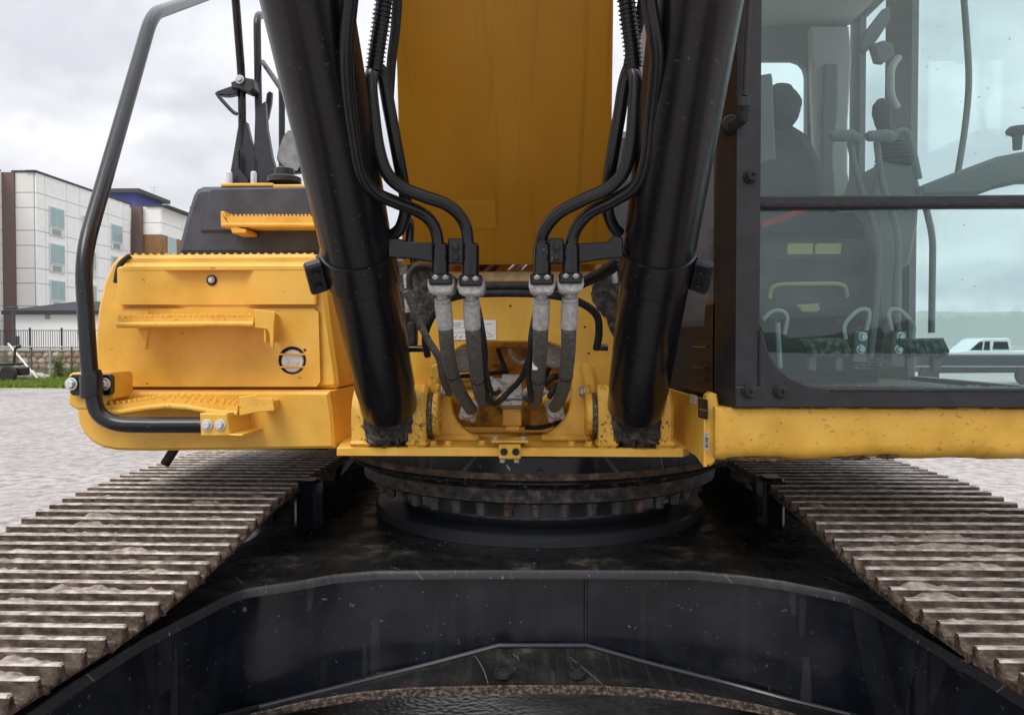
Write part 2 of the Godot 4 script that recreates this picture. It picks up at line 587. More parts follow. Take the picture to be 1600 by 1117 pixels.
	# bare metal
	M.zinc = mat(Color.WHITE, 0.42, 0.55, noise_map(0.05, [lin(0.30, 0.30, 0.29), lin(0.55, 0.55, 0.54)], [0.3, 0.7], 81), 3.0, fine, 0.06)
	M.cast = mat(Color.WHITE, 0.6, 0.1, noise_map(0.04, [lin(0.30, 0.295, 0.285), lin(0.40, 0.395, 0.38), lin(0.52, 0.51, 0.495)], [0.25, 0.5, 0.8], 82, 512, 6), 2.5, fine, 0.1)
	M.chrome = mat(lin(0.62, 0.63, 0.65), 0.22, 0.9)
	M.whitebolt = mat(lin(0.66, 0.66, 0.68), 0.3, 0.35)
	M.hose = mat(Color.WHITE, 0.85, 0.0, noise_map(0.04, [lin(0.075, 0.072, 0.069), lin(0.12, 0.116, 0.111), lin(0.18, 0.174, 0.166)], [0.25, 0.5, 0.8], 83, 512, 6), 3.0, fine, 0.2)
	M.slate = mat(Color.WHITE, 0.55, 0.0, noise_map(0.012, [lin(0.040, 0.042, 0.056), lin(0.060, 0.063, 0.082)], [0.3, 0.7], 91, 512, 5), 0.8)
	M.charcoal = mat(Color.WHITE, 0.42, 0.0, noise_map(0.02, [lin(0.016, 0.016, 0.020), lin(0.024, 0.0245, 0.031)], [0.3, 0.7], 92), 1.0)
	M.dusty = mat(Color.WHITE, 0.8, 0.0, noise_map(0.02, [lin(0.48, 0.31, 0.16), lin(0.62, 0.43, 0.25)], [0.3, 0.7], 93), 2.0)
	M.interior = mat(lin(0.23, 0.21, 0.21), 0.6)
	M.interior.metallic_specular = 0.4
	M.interior_light = mat(lin(0.48, 0.45, 0.45), 0.7)
	M.seat = mat(lin(0.075, 0.068, 0.07), 0.9)
	M.padmat = mat(Color.WHITE, 0.8, 0.0, noise_map(0.03, [lin(0.07, 0.075, 0.07), lin(0.22, 0.22, 0.20)], [0.35, 0.7], 94), 2.0, fine, 0.2)
	M.red = mat(lin(0.55, 0.06, 0.03), 0.7)
	M.cream = mat(lin(0.62, 0.47, 0.20), 0.7)
	M.white = mat(lin(0.75, 0.75, 0.75), 0.5)
	M.lens = mat(lin(0.70, 0.70, 0.72), 0.25)
	M.mirror = mat(Color.WHITE, 0.12, 0.9, noise_map(0.02, [lin(0.26, 0.25, 0.235), lin(0.34, 0.33, 0.31)], [0.3, 0.7], 95), 1.0)
	# tinted windscreen, a solid slab; plain panes elsewhere
	var g := StandardMaterial3D.new()
	g.albedo_color = Color(0.875, 0.985, 0.98, 0.02)
	g.roughness = 0.0
	g.transparency = BaseMaterial3D.TRANSPARENCY_ALPHA
	g.refraction_enabled = true
	g.refraction_scale = 0.05
	g.metallic_specular = 0.68
	M.glass = g
	var p := StandardMaterial3D.new()
	p.albedo_color = Color(0.80, 0.92, 0.92, 0.015)
	p.roughness = 0.0
	p.transparency = BaseMaterial3D.TRANSPARENCY_ALPHA
	M.pane = p


# ---------------------------------------------------------------- ground and background
func build_ground() -> void:
	var gtex := noise_map(0.02, [lin(0.20, 0.177, 0.167), lin(0.31, 0.278, 0.263), lin(0.38, 0.345, 0.325), lin(0.45, 0.413, 0.387)], [0.22, 0.42, 0.6, 0.85], 101, 1024, 8)
	var grit := noise_map(0.3, [gray(0.0), gray(1.0)], [0.15, 0.85], 102, 512, 4)
	var m := mat(Color.WHITE, 0.9, 0.0, gtex, 0.22, grit, 0.4, noise_map(0.004, [gray(0.35), gray(0.75), gray(1.0)], [0.35, 0.5, 0.62], 103))
	var stones := marks_image(1024, 25, [
		{"color": Color(0.36, 0.33, 0.33), "n": 9000, "angle": 0.5, "spread": 1.6, "len": 2.2, "width": 1.6, "alpha": 0.7},
		{"color": Color(0.80, 0.77, 0.76), "n": 7000, "angle": 0.5, "spread": 1.6, "len": 2.0, "width": 1.5, "alpha": 0.7}])
	m.uv1_scale = Vector3(0.2, 0.22, 0.24)
	with_marks(m, stones)
	M.ground = m
	var b := MB.new()
	# fine rings round the machine, then out to the horizon, as one sheet; gentle ruts
	var n := FastNoiseLite.new(); n.seed = 5; n.frequency = 0.35; n.fractal_octaves = 3
	var rad := [0.0, 1.5, 3.0, 4.2, 5.2, 6.2, 7.4, 8.8, 10.4, 12.3, 14.5, 17.0, 20.0, 23.5, 27.5, 34.0, 45.0, 70.0, 120.0, 300.0, 900.0, 2500.0]
	var segs := 96
	var pos := func(i: int, k: int) -> Vector3:
		var a := TAU * (k % segs) / segs
		var r: float = rad[i]
		var p := Vector3(cos(a) * r, 0, sin(a) * r)
		if r > 5.0 and r < 40.0: p.y = 0.012 * n.get_noise_2d(p.x * 0.5, p.z * 1.2) - 0.01
		return p
	for i in rad.size() - 1:
		for k in segs:
			if i == 0: b.tri(pos.call(0, 0), pos.call(1, k + 1), pos.call(1, k))
			else: b.quad(pos.call(i, k), pos.call(i, k + 1), pos.call(i + 1, k + 1), pos.call(i + 1, k))
	var o := setting("ground", b, m, 60)
	o.mesh = up_faces(b).mesh(60)


# turn every face of a sheet upwards
func up_faces(b: MB) -> MB:
	var c := MB.new()
	for k in range(0, b.v.size(), 3):
		var nn := (b.v[k + 1] - b.v[k]).cross(b.v[k + 2] - b.v[k])
		if nn.y >= 0: c.tri(b.v[k], b.v[k + 1], b.v[k + 2])
		else: c.tri(b.v[k], b.v[k + 2], b.v[k + 1])
	return c


# ---------------------------------------------------------------- undercarriage
const TRACK_IN := 0.90
const TRACK_W := 0.78


func track_curve() -> Curve3D:
	# closed loop in (z = -D, y), drawn at x = 0: along the top from the back to the front, round the idler, back along the ground
	var c := Curve3D.new()
	c.bake_interval = 0.02
	var top := [[5.0, 0.60], [4.5, 0.575], [4.0, 0.56], [3.5, 0.548], [3.0, 0.545], [2.7, 0.555], [2.42, 0.580], [2.2, 0.605], [1.95, 0.625], [1.7, 0.632], [1.45, 0.626], [1.2, 0.612], [1.0, 0.612]]
	var pts := []
	for p in top: pts.append(Vector3(0, 1.65 - p[1] - 0.024, -p[0]))
	for k in range(1, 9):
		var a := PI / 2 - PI * k / 8.0
		pts.append(Vector3(0, 0.525 + 0.483 * sin(a), -1.0 + 0.483 * cos(a)))
	for d in [1.8, 2.6, 3.4, 4.2]: pts.append(Vector3(0, 0.042, -d))
	for k in range(0, 8):
		var a := -PI / 2 - PI * k / 8.0
		pts.append(Vector3(0, 0.531 + 0.489 * sin(a), -5.0 + 0.489 * cos(a)))
	pts.append(pts[0])
	for k in pts.size():
		var p: Vector3 = pts[k]
		var a: Vector3 = pts[k - 1] if k > 0 else pts[pts.size() - 2]
		var q: Vector3 = pts[k + 1] if k < pts.size() - 1 else pts[1]
		var t := (q - a) / 6.0
		c.add_point(p, -t * minf(1.0, (p - a).length() / ((q - a).length() * 0.5)), t * minf(1.0, (q - p).length() / ((q - a).length() * 0.5)))
	return c


func shoe_mesh() -> ArrayMesh:
	# section of a triple-grouser shoe in (along, up), swept across the track
	var pitch := 0.216
	var sec := PackedVector2Array()
	var base := 0.0
	sec.append(Vector2(-0.118, -0.012))
	sec.append(Vector2(-0.112, 0.004))
	for k in 3:
		var c := -0.072 + k * 0.072
		var hgt := 0.030
		sec.append(Vector2(c - 0.020, base + 0.003))
		sec.append(Vector2(c - 0.0125, base + 0.010))
		sec.append(Vector2(c - 0.0085, hgt - 0.004))
		sec.append(Vector2(c - 0.0055, hgt))
		sec.append(Vector2(c + 0.0055, hgt))
		sec.append(Vector2(c + 0.0085, hgt - 0.004))
		sec.append(Vector2(c + 0.0125, base + 0.010))
		sec.append(Vector2(c + 0.020, base + 0.003))
	sec.append(Vector2(0.104, -0.004))
	sec.append(Vector2(0.112, -0.013))
	sec.append(Vector2(0.104, -0.016))
	sec.append(Vector2(0.09, -0.010))
	sec.append(Vector2(-0.10, -0.010))
	var b := MB.new()
	# local: z along the track, y up, x across
	b.prism(sec, Transform3D(Basis(Vector3(0, 0, -1), Vector3(0, 1, 0), Vector3(1, 0, 0)), Vector3(TRACK_W / 2, 0, 0)), TRACK_W, 0.004)
	# worn crests are their own surface; sky light on top is painted in too
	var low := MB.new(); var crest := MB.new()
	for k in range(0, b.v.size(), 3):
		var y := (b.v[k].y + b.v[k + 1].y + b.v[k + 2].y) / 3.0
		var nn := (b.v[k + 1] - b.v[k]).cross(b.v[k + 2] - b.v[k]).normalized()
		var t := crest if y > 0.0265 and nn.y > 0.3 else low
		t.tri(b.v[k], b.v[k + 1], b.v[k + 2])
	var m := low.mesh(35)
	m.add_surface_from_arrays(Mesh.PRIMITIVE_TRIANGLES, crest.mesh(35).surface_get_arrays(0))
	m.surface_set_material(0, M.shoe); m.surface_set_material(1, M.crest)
	return m


func build_undercarriage() -> void:
	var curve := track_curve()
	var total := curve.get_baked_length()
	var count := int(roundf(total / 0.216))
	var step := total / count
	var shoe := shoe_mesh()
	var lump_n := FastNoiseLite.new(); lump_n.seed = 77; lump_n.frequency = 5.0; lump_n.fractal_octaves = 4
	for side in [-1.0, 1.0]:
		var tr := group_part("track", excavator, "left muddy steel crawler track" if side < 0 else "right muddy steel crawler track")
		tr.set_meta("label", "muddy steel crawler track under the yellow step box" if side < 0 else "muddy steel crawler track under the glass cab")
		var cx: float = side * (TRACK_IN + TRACK_W / 2) + (0.015 if side > 0 else 0.0)
		var mud := MB.new()
		for k in count:
			var s := (k + 0.35) * step
			var p := curve.sample_baked(s, true)
			var q := curve.sample_baked(fmod(s + 0.05, total), true)
			var p0 := curve.sample_baked(fmod(s + total - 0.05, total), true)
			var tg := (q - p0).normalized()
			var xa := Vector3.RIGHT
			var up := tg.cross(xa).normalized()
			var tilt := rng.randf_range(-0.012, 0.012)
			var bs := Basis(xa, up, xa.cross(up)).rotated(xa, tilt)
			var t := Transform3D(bs, p + Vector3(cx + rng.randf_range(-0.004, 0.004), 0, 0))
			if up.y < 0 and tg.z > 0: pass
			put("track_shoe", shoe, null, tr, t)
			# mud caked between the bars of the shoes in view
			if bs.y.y > 0.8 and p.z > -4.6:
				for gap in 3:
					var zc := -0.036 + gap * 0.072
					var nx := 44
					var grid := []
					for i in nx + 1:
						var row := PackedVector3Array()
						var u := float(i) / nx
						var wx := (u - 0.5) * (TRACK_W - 0.03)
						for j in 7:
							var w := -0.033 + 0.066 * j / 6.0
							var wp := t * Vector3(wx, 0, zc + w)
							var big := lump_n.get_noise_3d(wp.x * 0.55, 3.0, wp.z * 1.3) * 1.7 - 0.08
							var small := lump_n.get_noise_3d(wp.x * 7.0, 8.0, wp.z * 7.0)
							var e := 1.0 - pow(absf(w) / 0.034, 4.0)
							var hh := ((0.009 * smoothstep(-0.35, 0.0, big + 0.3 * small) + smoothstep(0.1, 0.8, big + 0.2 * small) * 0.018 + 0.004 * small)) * clampf(minf(u, 1.0 - u) * 14.0, 0.0, 1.0)
							row.append(t * Vector3(wx, clampf(hh * (0.55 + 0.45 * e), -0.012, 0.028), zc + w))
						grid.append(row)
					for i in nx:
						for j in 6:
							var a: Vector3 = grid[i][j]; var b2: Vector3 = grid[i][j + 1]; var c2: Vector3 = grid[i + 1][j + 1]; var d2: Vector3 = grid[i + 1][j]
							mud.quad(a, b2, c2, d2)
		var mo := make("caked_mud", mud, M.mud, tr, 60)
		mo.set_meta("kind", "stuff")
		# chain of links under the shoes
		var chain := MB.new()
		for k in count:
			var s := (k + 0.35) * step
			var p := curve.sample_baked(s, true)
			var q := curve.sample_baked(fmod(s + 0.05, total), true)
			var tg := (q - p).normalized()
			var up := tg.cross(Vector3.RIGHT).normalized()
			for o2 in [-0.11, 0.11]:
				chain.box(p + Vector3(cx + o2, 0, 0) - up * 0.062, Vector3(0.045, 0.09, 0.205), 0.01, Basis(Vector3.RIGHT, up, Vector3.RIGHT.cross(up)))
		make("link_chain", chain, M.greasy, tr)
		# frame, rollers, idler, sprocket
		var fr := MB.new()
		sweep_x(fr, [[1.35, 0.42], [1.35, 0.72], [1.7, 0.80], [4.5, 0.80], [4.8, 0.66], [4.8, 0.42]], cx - 0.2, cx + 0.2, 0.02)
		make("track_frame", fr, M.under, tr)
		for d in [2.05, 3.9]:
			var rl := MB.new()
			rl.lathe([Vector2(0, -0.16), Vector2(0.075, -0.16), Vector2(0.085, -0.14), Vector2(0.085, -0.06), Vector2(0.065, -0.05), Vector2(0.065, 0.05), Vector2(0.085, 0.06), Vector2(0.085, 0.14), Vector2(0.075, 0.16), Vector2(0, 0.16)], Transform3D(Basis(Vector3(0, 1, 0), Vector3(1, 0, 0), Vector3(0, 0, -1)), Vector3(cx, 0.84, -d)), 20)
			make("carrier_roller", rl, M.greasy, tr)
		for d in [1.0, 5.0]:
			var w := MB.new()
			w.lathe([Vector2(0, -0.1), Vector2(0.36, -0.1), Vector2(0.41, -0.07), Vector2(0.41, -0.04), Vector2(0.44, -0.03), Vector2(0.44, 0.03), Vector2(0.41, 0.04), Vector2(0.41, 0.07), Vector2(0.36, 0.1), Vector2(0, 0.1)], Transform3D(Basis(Vector3(0, 1, 0), Vector3(1, 0, 0), Vector3(0, 0, -1)), Vector3(cx, 0.525, -d)), 32)
			make("idler_wheel" if d < 2 else "drive_sprocket", w, M.greasy, tr)
		for d in [2.0, 2.5, 3.0, 3.5, 4.0]:
			var rl := MB.new()
			rl.lathe([Vector2(0, -0.15), Vector2(0.13, -0.15), Vector2(0.13, 0.15), Vector2(0, 0.15)], Transform3D(Basis(Vector3(0, 1, 0), Vector3(1, 0, 0), Vector3(0, 0, -1)), Vector3(cx, 0.27, -d)), 20)
			make("track_roller", rl, M.greasy, tr)
		# dark bracket standing between the carbody and the track
		var bk := MB.new()
		if side < 0: pbox(bk, 458, 752, 494, 832, 2.86, 0.10, 0.012)
		else: pbox(bk, 1194, 748, 1228, 828, 2.86, 0.10, 0.012)
		make("roller_bracket", bk, M.under, tr)

	# carbody: top plate with the outline of an X, a front web set back below it, a lower flange
	var body := group_part("carbody", excavator, "black welded carbody plate splashed with dust and scratches")
	var hgt := 0.746
	var ytop := EYE.y - hgt
	var left := [[590, 893], [520, 899], [455, 911], [412, 917], [385, 921], [369, 926], [350, 934], [306, 957], [229, 996], [115, 1066], [57, 1107], [-60, 1185]]
	var right := [[1085, 893], [1160, 900], [1225, 909], [1290, 922], [1320, 928], [1342, 936], [1362, 946], [1410, 975], [1480, 1017], [1560, 1064], [1610, 1094], [1720, 1160]]
	var front := []
	for k in range(left.size() - 1, -1, -1): front.append(on_plane(left[k][0], left[k][1], ytop))
	front.append(on_plane(765, 892, ytop)); front.append(on_plane(915, 892, ytop))
	for p in right: front.append(on_plane(p[0], p[1], ytop))
	var outline := []
	for p in front: outline.append([p.x, -p.z])
	# round the back
	outline.append([1.22, 2.3]); outline.append([1.12, 2.75]); outline.append([1.12, 4.1]); outline.append([1.2, 4.9]); outline.append([0.3, 4.4])
	outline.append([-0.25, 4.4]); outline.append([-1.15, 4.9]); outline.append([-1.07, 4.1]); outline.append([-1.07, 2.75]); outline.append([-1.17, 2.3])
	var tp := MB.new()
	sweep_y(tp, outline, ytop - 0.026, ytop, 0.007)
	make("top_plate", tp, M.under_top, body)
	# scuffed front edge of the plate; the paler strip also paints its highlight
	var pe := MB.new()
	for k in front.size() - 1:
		var z := Vector3(0, 0, 0.0015)
		pe.quad(front[k] + z + Vector3(0, -0.0262, 0), front[k + 1] + z + Vector3(0, -0.0262, 0), front[k + 1] + z + Vector3(0, -0.006, 0), front[k] + z + Vector3(0, -0.006, 0))
		pe.quad(front[k] + z + Vector3(0, -0.006, 0), front[k + 1] + z + Vector3(0, -0.006, 0), front[k + 1] + Vector3(0, 0.0012, -0.007), front[k] + Vector3(0, 0.0012, -0.007))
	make("plate_edge", pe, M.scuffed, body, 50)
	# seam across the plate
	var seam := MB.new()
	var s0 := on_plane(840, 889, ytop); var s1 := on_plane(841, 858, ytop)
	seam.box((s0 + s1) / 2 + Vector3(0, 0.001, 0), Vector3(0.007, 0.006, (s1 - s0).length()), 0.002)
	make("weld_seam", seam, M.under, body)
	# front web
	var web := MB.new()
	var low := MB.new()
	var edge := MB.new()
	var wtop := []; var wbot := []
	for p in front:
		var inward: float = 0.025
		wtop.append(Vector3(p.x, ytop - 0.026, p.z - inward))
	for k in wtop.size():
		var p: Vector3 = wtop[k]
		# the lower edge rises to a flat in the middle
		var u := absf(p.x - 0.035)
		var yb := lerpf(0.645, 0.55, clampf((u - 0.145) / 0.6, 0.0, 1.0))
		wbot.append(Vector3(p.x, yb - 0.02, p.z))
	for k in wtop.size() - 1:
		for i in 1:
			web.quad(wbot[k], wbot[k + 1], wtop[k + 1], wtop[k])
			web.quad(wtop[k] - Vector3(0, 0, 0.03), wtop[k + 1] - Vector3(0, 0, 0.03), wbot[k + 1] - Vector3(0, 0, 0.03), wbot[k] - Vector3(0, 0, 0.03))
	make("front_web", web, M.under, body, 30)
	# welded strips on the web
	for px in [766.0, 916.0]:
		var st := MB.new()
		st.box(Vector3(X(px, 2.43), (ytop + 0.62) / 2, -2.43), Vector3(0.012, ytop - 0.66, 0.008), 0.003)
		make("weld_seam", st, M.under, body)
	# lower flange: sheet from the web's foot forward to a worn edge
	var fe := [[330, 1140], [395, 1117], [474, 1098], [560, 1084], [640, 1077], [740, 1074], [840, 1073], [940, 1074], [1010, 1078], [1100, 1088], [1180, 1102], [1240, 1117], [1310, 1140]]
	var fb := [[200, 1158], [300, 1133], [404, 1105], [545, 1070], [680, 1036], [780, 1009], [848, 1009], [916, 1009], [1000, 1033], [1120, 1064], [1230, 1093], [1330, 1118], [1430, 1145]]
	for k in fe.size() - 1:
		var ya := lerpf(0.60, 0.545, clampf(absf(fe[k][0] - 840.0) / 400.0 - 0.3, 0, 1)); var yb2 := lerpf(0.60, 0.545, clampf(absf(fe[k + 1][0] - 840.0) / 400.0 - 0.3, 0, 1))
		var a := on_plane(fe[k][0], fe[k][1], ya); var c := on_plane(fe[k + 1][0], fe[k + 1][1], yb2)
		var d0 := web_depth(front, fb[k][0], fb[k][1]); var d1 := web_depth(front, fb[k + 1][0], fb[k + 1][1])
		low.quad(a, c, d1, d0)
		var dn := Vector3(0, -0.022, 0)
		edge.quad(a + dn, c + dn, c, a)
		edge.quad(a, c, c + Vector3(0, 0.003, -0.006), a + Vector3(0, 0.003, -0.006))
		low.quad(d0 + dn, d1 + dn, c + dn, a + dn)
	make("lower_flange", low, M.under_top, body, 50)
	# weld bead along the foot of the web
	var bead := MB.new()
	var bp := []
	for p in fb: bp.append(web_depth(front, p[0], p[1]) + Vector3(0, 0.004, 0.008))
	bead.tube(bp, 0.0085, 8)
	make("weld_bead", bead, M.drum, body)
	make("flange_edge", edge, M.worn, body, 50)
	for h in [[786.0, 1051.0], [902.0, 1051.0]]:
		var hb := MB.new()
		var c := on_plane(h[0], h[1], 0.622)
		hb.lathe([Vector2(0.028, -0.01), Vector2(0.028, 0.002), Vector2(0.022, 0.003), Vector2(0.022, -0.002), Vector2(0, -0.002)], Transform3D(Basis.IDENTITY, c), 20)
		make("drain_hole", hb, M.rubber, body)
	# belly pan further back
	var belly := MB.new()
	belly.box(Vector3(0.03, 0.5, -3.4), Vector3(1.5, 0.06, 1.6), 0.02)
	make("belly_plate", belly, M.under, body)


func on_plane(px: float, py: float, y: float) -> Vector3:
	var w := cam_basis * Vector3((px - 800.0) / F, -(py - 558.5) / F, -1.0)
	return EYE + w * ((y - EYE.y) / w.y)


# where the ray of a pixel meets the front web
func web_depth(front: Array, px: float, py: float) -> Vector3:
	var w := cam_basis * Vector3((px - 800.0) / F, -(py - 558.5) / F, -1.0)
	for k in front.size() - 1:
		var a := Vector2(front[k].x, front[k].z - 0.023); var c := Vector2(front[k + 1].x, front[k + 1].z - 0.023)
		var hit = Geometry2D.segment_intersects_segment(Vector2.ZERO, Vector2(w.x, w.z) * 10.0, a, c)
		if hit != null: return EYE + w * (hit.length() / Vector2(w.x, w.z).length())
	return pt(px, py, 2.0)


func build_swing() -> void:
	var sw := group_part("swing_bearing", excavator)
	var c := Vector3(0.032, 0, -3.4)
	var o := Transform3D(Basis.IDENTITY, c)
	var yb := EYE.y - 0.746
	var b := MB.new()
	b.lathe([Vector2(0.735, yb + 0.001), Vector2(0.735, yb + 0.040), Vector2(0.728, yb + 0.047), Vector2(0.63, yb + 0.050), Vector2(0.61, yb + 0.06), Vector2(0.60, yb + 0.08), Vector2(0.60, yb + 0.20)], o, 96)
	make("base_flange", b, M.drum, sw)
	var g := MB.new()
	g.lathe([Vector2(0.60, yb + 0.168), Vector2(0.775, yb + 0.168), Vector2(0.787, yb + 0.176), Vector2(0.787, yb + 0.222), Vector2(0.775, yb + 0.230), Vector2(0.76, yb + 0.236), Vector2(0.76, yb + 0.262)], o, 96)
	make("gear_ring", g, M.greasy, sw)
	var dm := MB.new()
	dm.lathe([Vector2(0.78, yb + 0.250), Vector2(0.845, yb + 0.250), Vector2(0.852, yb + 0.254), Vector2(0.852, yb + 0.258), Vector2(0.838, yb + 0.264), Vector2(0.838, yb + 0.345), Vector2(0.845, yb + 0.352), Vector2(0.845, yb + 0.357), Vector2(0.5, yb + 0.36)], o, 96)
	make("drum_shield", dm, M.under, sw)
	var ln := MB.new()
	ln.lathe([Vector2(0.838, yb + 0.2645), Vector2(0.8400, yb + 0.266), Vector2(0.8400, yb + 0.288), Vector2(0.838, yb + 0.289)], o, 96)
	make("rubbing_band", ln, M.rust, sw)
	var bm := MB.new()
	bm.lathe([Vector2(0, -0.060), Vector2(0.017, -0.060), Vector2(0.0205, -0.056), Vector2(0.0205, -0.026), Vector2(0.025, -0.024), Vector2(0.025, 0.006)], Transform3D.IDENTITY, 8)
	var mesh := bm.mesh(30)
	var n2 := MB.new()
	n2.lathe([Vector2(0.013, 0), Vector2(0.013, 0.018), Vector2(0.010, 0.021), Vector2(0, 0.021)], Transform3D.IDENTITY, 6)
	var nut := n2.mesh(30)
	for k in 44:
		var a := TAU * k / 44.0 + 0.02
		if sin(a) < -0.35: continue
		var p := c + Vector3(cos(a) * 0.715, yb + 0.168, sin(a) * 0.715)
		put("ring_bolt", mesh, M.rust if k % 5 == 2 else M.boltmetal, sw, Transform3D(Basis(Vector3.UP, rng.randf() * 3.0), p))
		var p2 := c + Vector3(cos(a + 0.05) * 0.772, yb + 0.231, sin(a + 0.05) * 0.772)
		put("ring_nut", nut, M.greasy, sw, Transform3D(Basis(Vector3.UP, rng.randf()), p2))
	# grease plug in the shield
	bolt(Vector3(X(844, 2.56), Y(739, 2.56), -2.562), Vector3(0, 0, 1), 0.012, M.under, sw)


# ---------------------------------------------------------------- revolving frame between the cylinders
const UX := -0.0645   # centre line of the boom and its cylinders
const CYL_L := -0.477
const CYL_R := 0.348


func mirror_px(px: float, d: float) -> float:
	# the same part on the other side of the boom's centre line
	var x := X(px, d)
	var lo := 0.0; var hi := 1700.0
	var want := 2 * UX - x
	for k in 40:
		var m := (lo + hi) / 2
		if X(m, d) < want: lo = m
		else: hi = m
	return lo


func build_platform() -> void:
	var pf := group_part("revolving_frame", excavator)
	var top := Y(700, 2.45)
	var bot := Y(713, 2.45)
	# base plate
	var b := MB.new()
	sweep_y(b, [[X(525, 2.45), 2.45], [X(1068, 2.45), 2.45], [X(1083, 2.45), 2.5], [0.62, 2.9], [1.2, 3.0], [1.2, 5.2], [-1.3, 5.2], [-1.3, 3.0], [-0.72, 2.9], [X(521, 2.45), 2.5]], bot, top, 0.004)
	make("base_plate", b, M.yellow, pf)
	# counterweight behind, mostly hidden
	var cw := MB.new()
	cw.box(Vector3(0, 1.75, -5.6), Vector3(2.9, 1.0, 0.7), 0.1)
	make("counterweight", cw, M.charcoal, pf)
	for r in [[0.62, 1.5, 3.75, 5.25, 2.35], [-1.5, -0.62, 4.55, 5.25, 2.2], [-0.55, 0.6, 4.2, 5.25, 2.85]]:
		var mh := MB.new()
		mh.box(Vector3((r[0] + r[1]) / 2, (1.3 + r[4]) / 2, -(r[2] + r[3]) / 2), Vector3(r[1] - r[0], r[4] - 1.3, r[3] - r[2]), 0.05)
		make("machine_house", mh, M.slate, pf)  # unseen middle block is raised to darken the reflection in the cab glass
	# bulkhead with a rounded opening
	var op := [[747, 690], [745, 681], [733, 677], [722, 669], [713, 658], [707, 645], [704, 628], [703, 600], [703, 572], [706, 558], [713, 547], [724, 540], [740, 536], [760, 535], [800, 535], [840, 535], [858, 536], [873, 541], [884, 549], [890, 560], [893, 575], [893, 600], [892, 626], [889, 643], [882, 655], [874, 664], [864, 673], [852, 680], [848, 682], [847, 690]]
	var wall := [[598, 690], [598, 470], [640, 436], [700, 426], [900, 426], [955, 436], [1000, 470], [1000, 690]]
	var poly := []
	for p in wall: poly.append(p)
	for k in range(op.size() - 1, -1, -1): poly.append(op[k])
	b = MB.new()
	plate(b, poly, 2.62, 0.05, 0.006)
	make("bulkhead", b, M.yellow, pf)
	# dusty top flange
	b = MB.new()
	pbox(b, 690, 424, 925, 441, 2.60, 0.12, 0.006)
	make("top_flange", b, M.dusty, pf)
	# foot strips of the bulkhead
	for r in [[662, 680, 748, 690], [846, 680, 930, 690]]:
		b = MB.new()
		pbox(b, r[0], r[1], r[2], r[3], 2.60, 0.05, 0.006)
		make("foot_strip", b, M.yellow, pf)
	# upright ribs beside the lugs
	for s in [[[655, 690], [662, 640], [668, 600], [672, 572], [684, 566], [690, 575], [683, 610], [680, 690]], [[945, 690], [938, 640], [932, 600], [926, 572], [914, 566], [908, 575], [914, 610], [918, 690]]]:
		b = MB.new()
		plate(b, s, 2.585, 0.03, 0.008)
		make("rib", b, M.yellow, pf)
	# inside of the frame behind the opening
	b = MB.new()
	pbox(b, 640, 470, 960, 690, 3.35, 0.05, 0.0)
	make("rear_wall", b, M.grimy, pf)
	b = MB.new()
	pbox(b, 690, 540, 900, 575, 2.95, 0.04, 0.004)
	make("cross_plate", b, M.grimy, pf)
	for x in [[690.0, 700.0], [896.0, 906.0]]:
		b = MB.new()
		b.box(Vector3(X((x[0] + x[1]) / 2, 2.9), (top + 1.65) / 2, -2.95), Vector3(0.03, 0.36, 0.55), 0.004)
		make("side_wall", b, M.grimy, pf)
	b = MB.new()
	pbox(b, 700, 634, 900, 668, 2.86, 0.03, 0.004)
	make("low_wall", b, M.grimy, pf)
	b = MB.new()
	pbox(b, 828, 640, 866, 668, 2.80, 0.04, 0.004)
	make("stop_block", b, M.grimy, pf)
	# yellow cross pipe and its silver saddle clamp
	b = MB.new()
	b.tube([pt(706, 622, 2.74), pt(898, 622, 2.74)], 0.028, 18)
	make("cross_pipe", b, M.yellow, pf)
	b = MB.new()
	b.tube([pt(722, 601, 2.80), pt(790, 598, 2.80)], 0.020, 16)
	make("cross_pipe", b, M.yellow, pf)
	b = MB.new()
	var yc := Y(620, 2.70)
	var xw0 := X(784, 2.69); var xw1 := X(816, 2.69)
	var arc := []
	for k in 13:
		var a := PI * 0.95 - PI * 1.1 * k / 12.0
		arc.append([2.745 - 0.05 * sin(a * 0.5 + 0.75) , 0.0])
	sweep_x(b, [[2.70, Y(590, 2.7)], [2.72, Y(586, 2.7)], [2.78, Y(586, 2.7)], [2.78, Y(606, 2.7)], [2.70, Y(606, 2.7)], [2.692, Y(600, 2.7)], [2.692, Y(594, 2.7)]], xw0, xw1, 0.003)
	sweep_x(b, [[2.685, Y(623, 2.69)], [2.685, Y(607, 2.69)], [2.72, Y(606.5, 2.69)], [2.72, Y(623, 2.69)]], xw0 - 0.001, xw1 + 0.001, 0.002)
	sweep_x(b, [[2.69, Y(638, 2.69)], [2.678, Y(633, 2.69)], [2.678, Y(627, 2.69)], [2.69, Y(623.5, 2.69)], [2.75, Y(623.5, 2.69)], [2.75, Y(638, 2.69)]], xw0 - 0.002, xw1 + 0.002, 0.003)
	make("saddle_clamp", b, M.zinc, pf)
	for px in [788.0, 810.0]:
		bolt(pt(px, 615, 2.684), Vector3(0, 0, 1), 0.0085, M.cast, pf)
	b = MB.new()
	pbox(b, 785, 638, 815, 666, 2.70, 0.05, 0.004)
	pbox(b, 790, 667, 812, 674, 2.66, 0.05, 0.003)
	make("clamp_stand", b, M.yellow, pf)
	# round silver caps at the back
	for p in [[723.0, 562.0], [867.0, 556.0]]:
		b = MB.new()
		b.lathe([Vector2(0.045, -0.03), Vector2(0.045, 0), Vector2(0.041, 0.006), Vector2(0.036, 0.007), Vector2(0.034, 0.012), Vector2(0.012, 0.014), Vector2(0.012, 0.020), Vector2(0, 0.021)], axis_to(Vector3(0, 0.15, 1), pt(p[0], p[1], 2.72)), 28)
		make("round_cap", b, M.cast, pf)
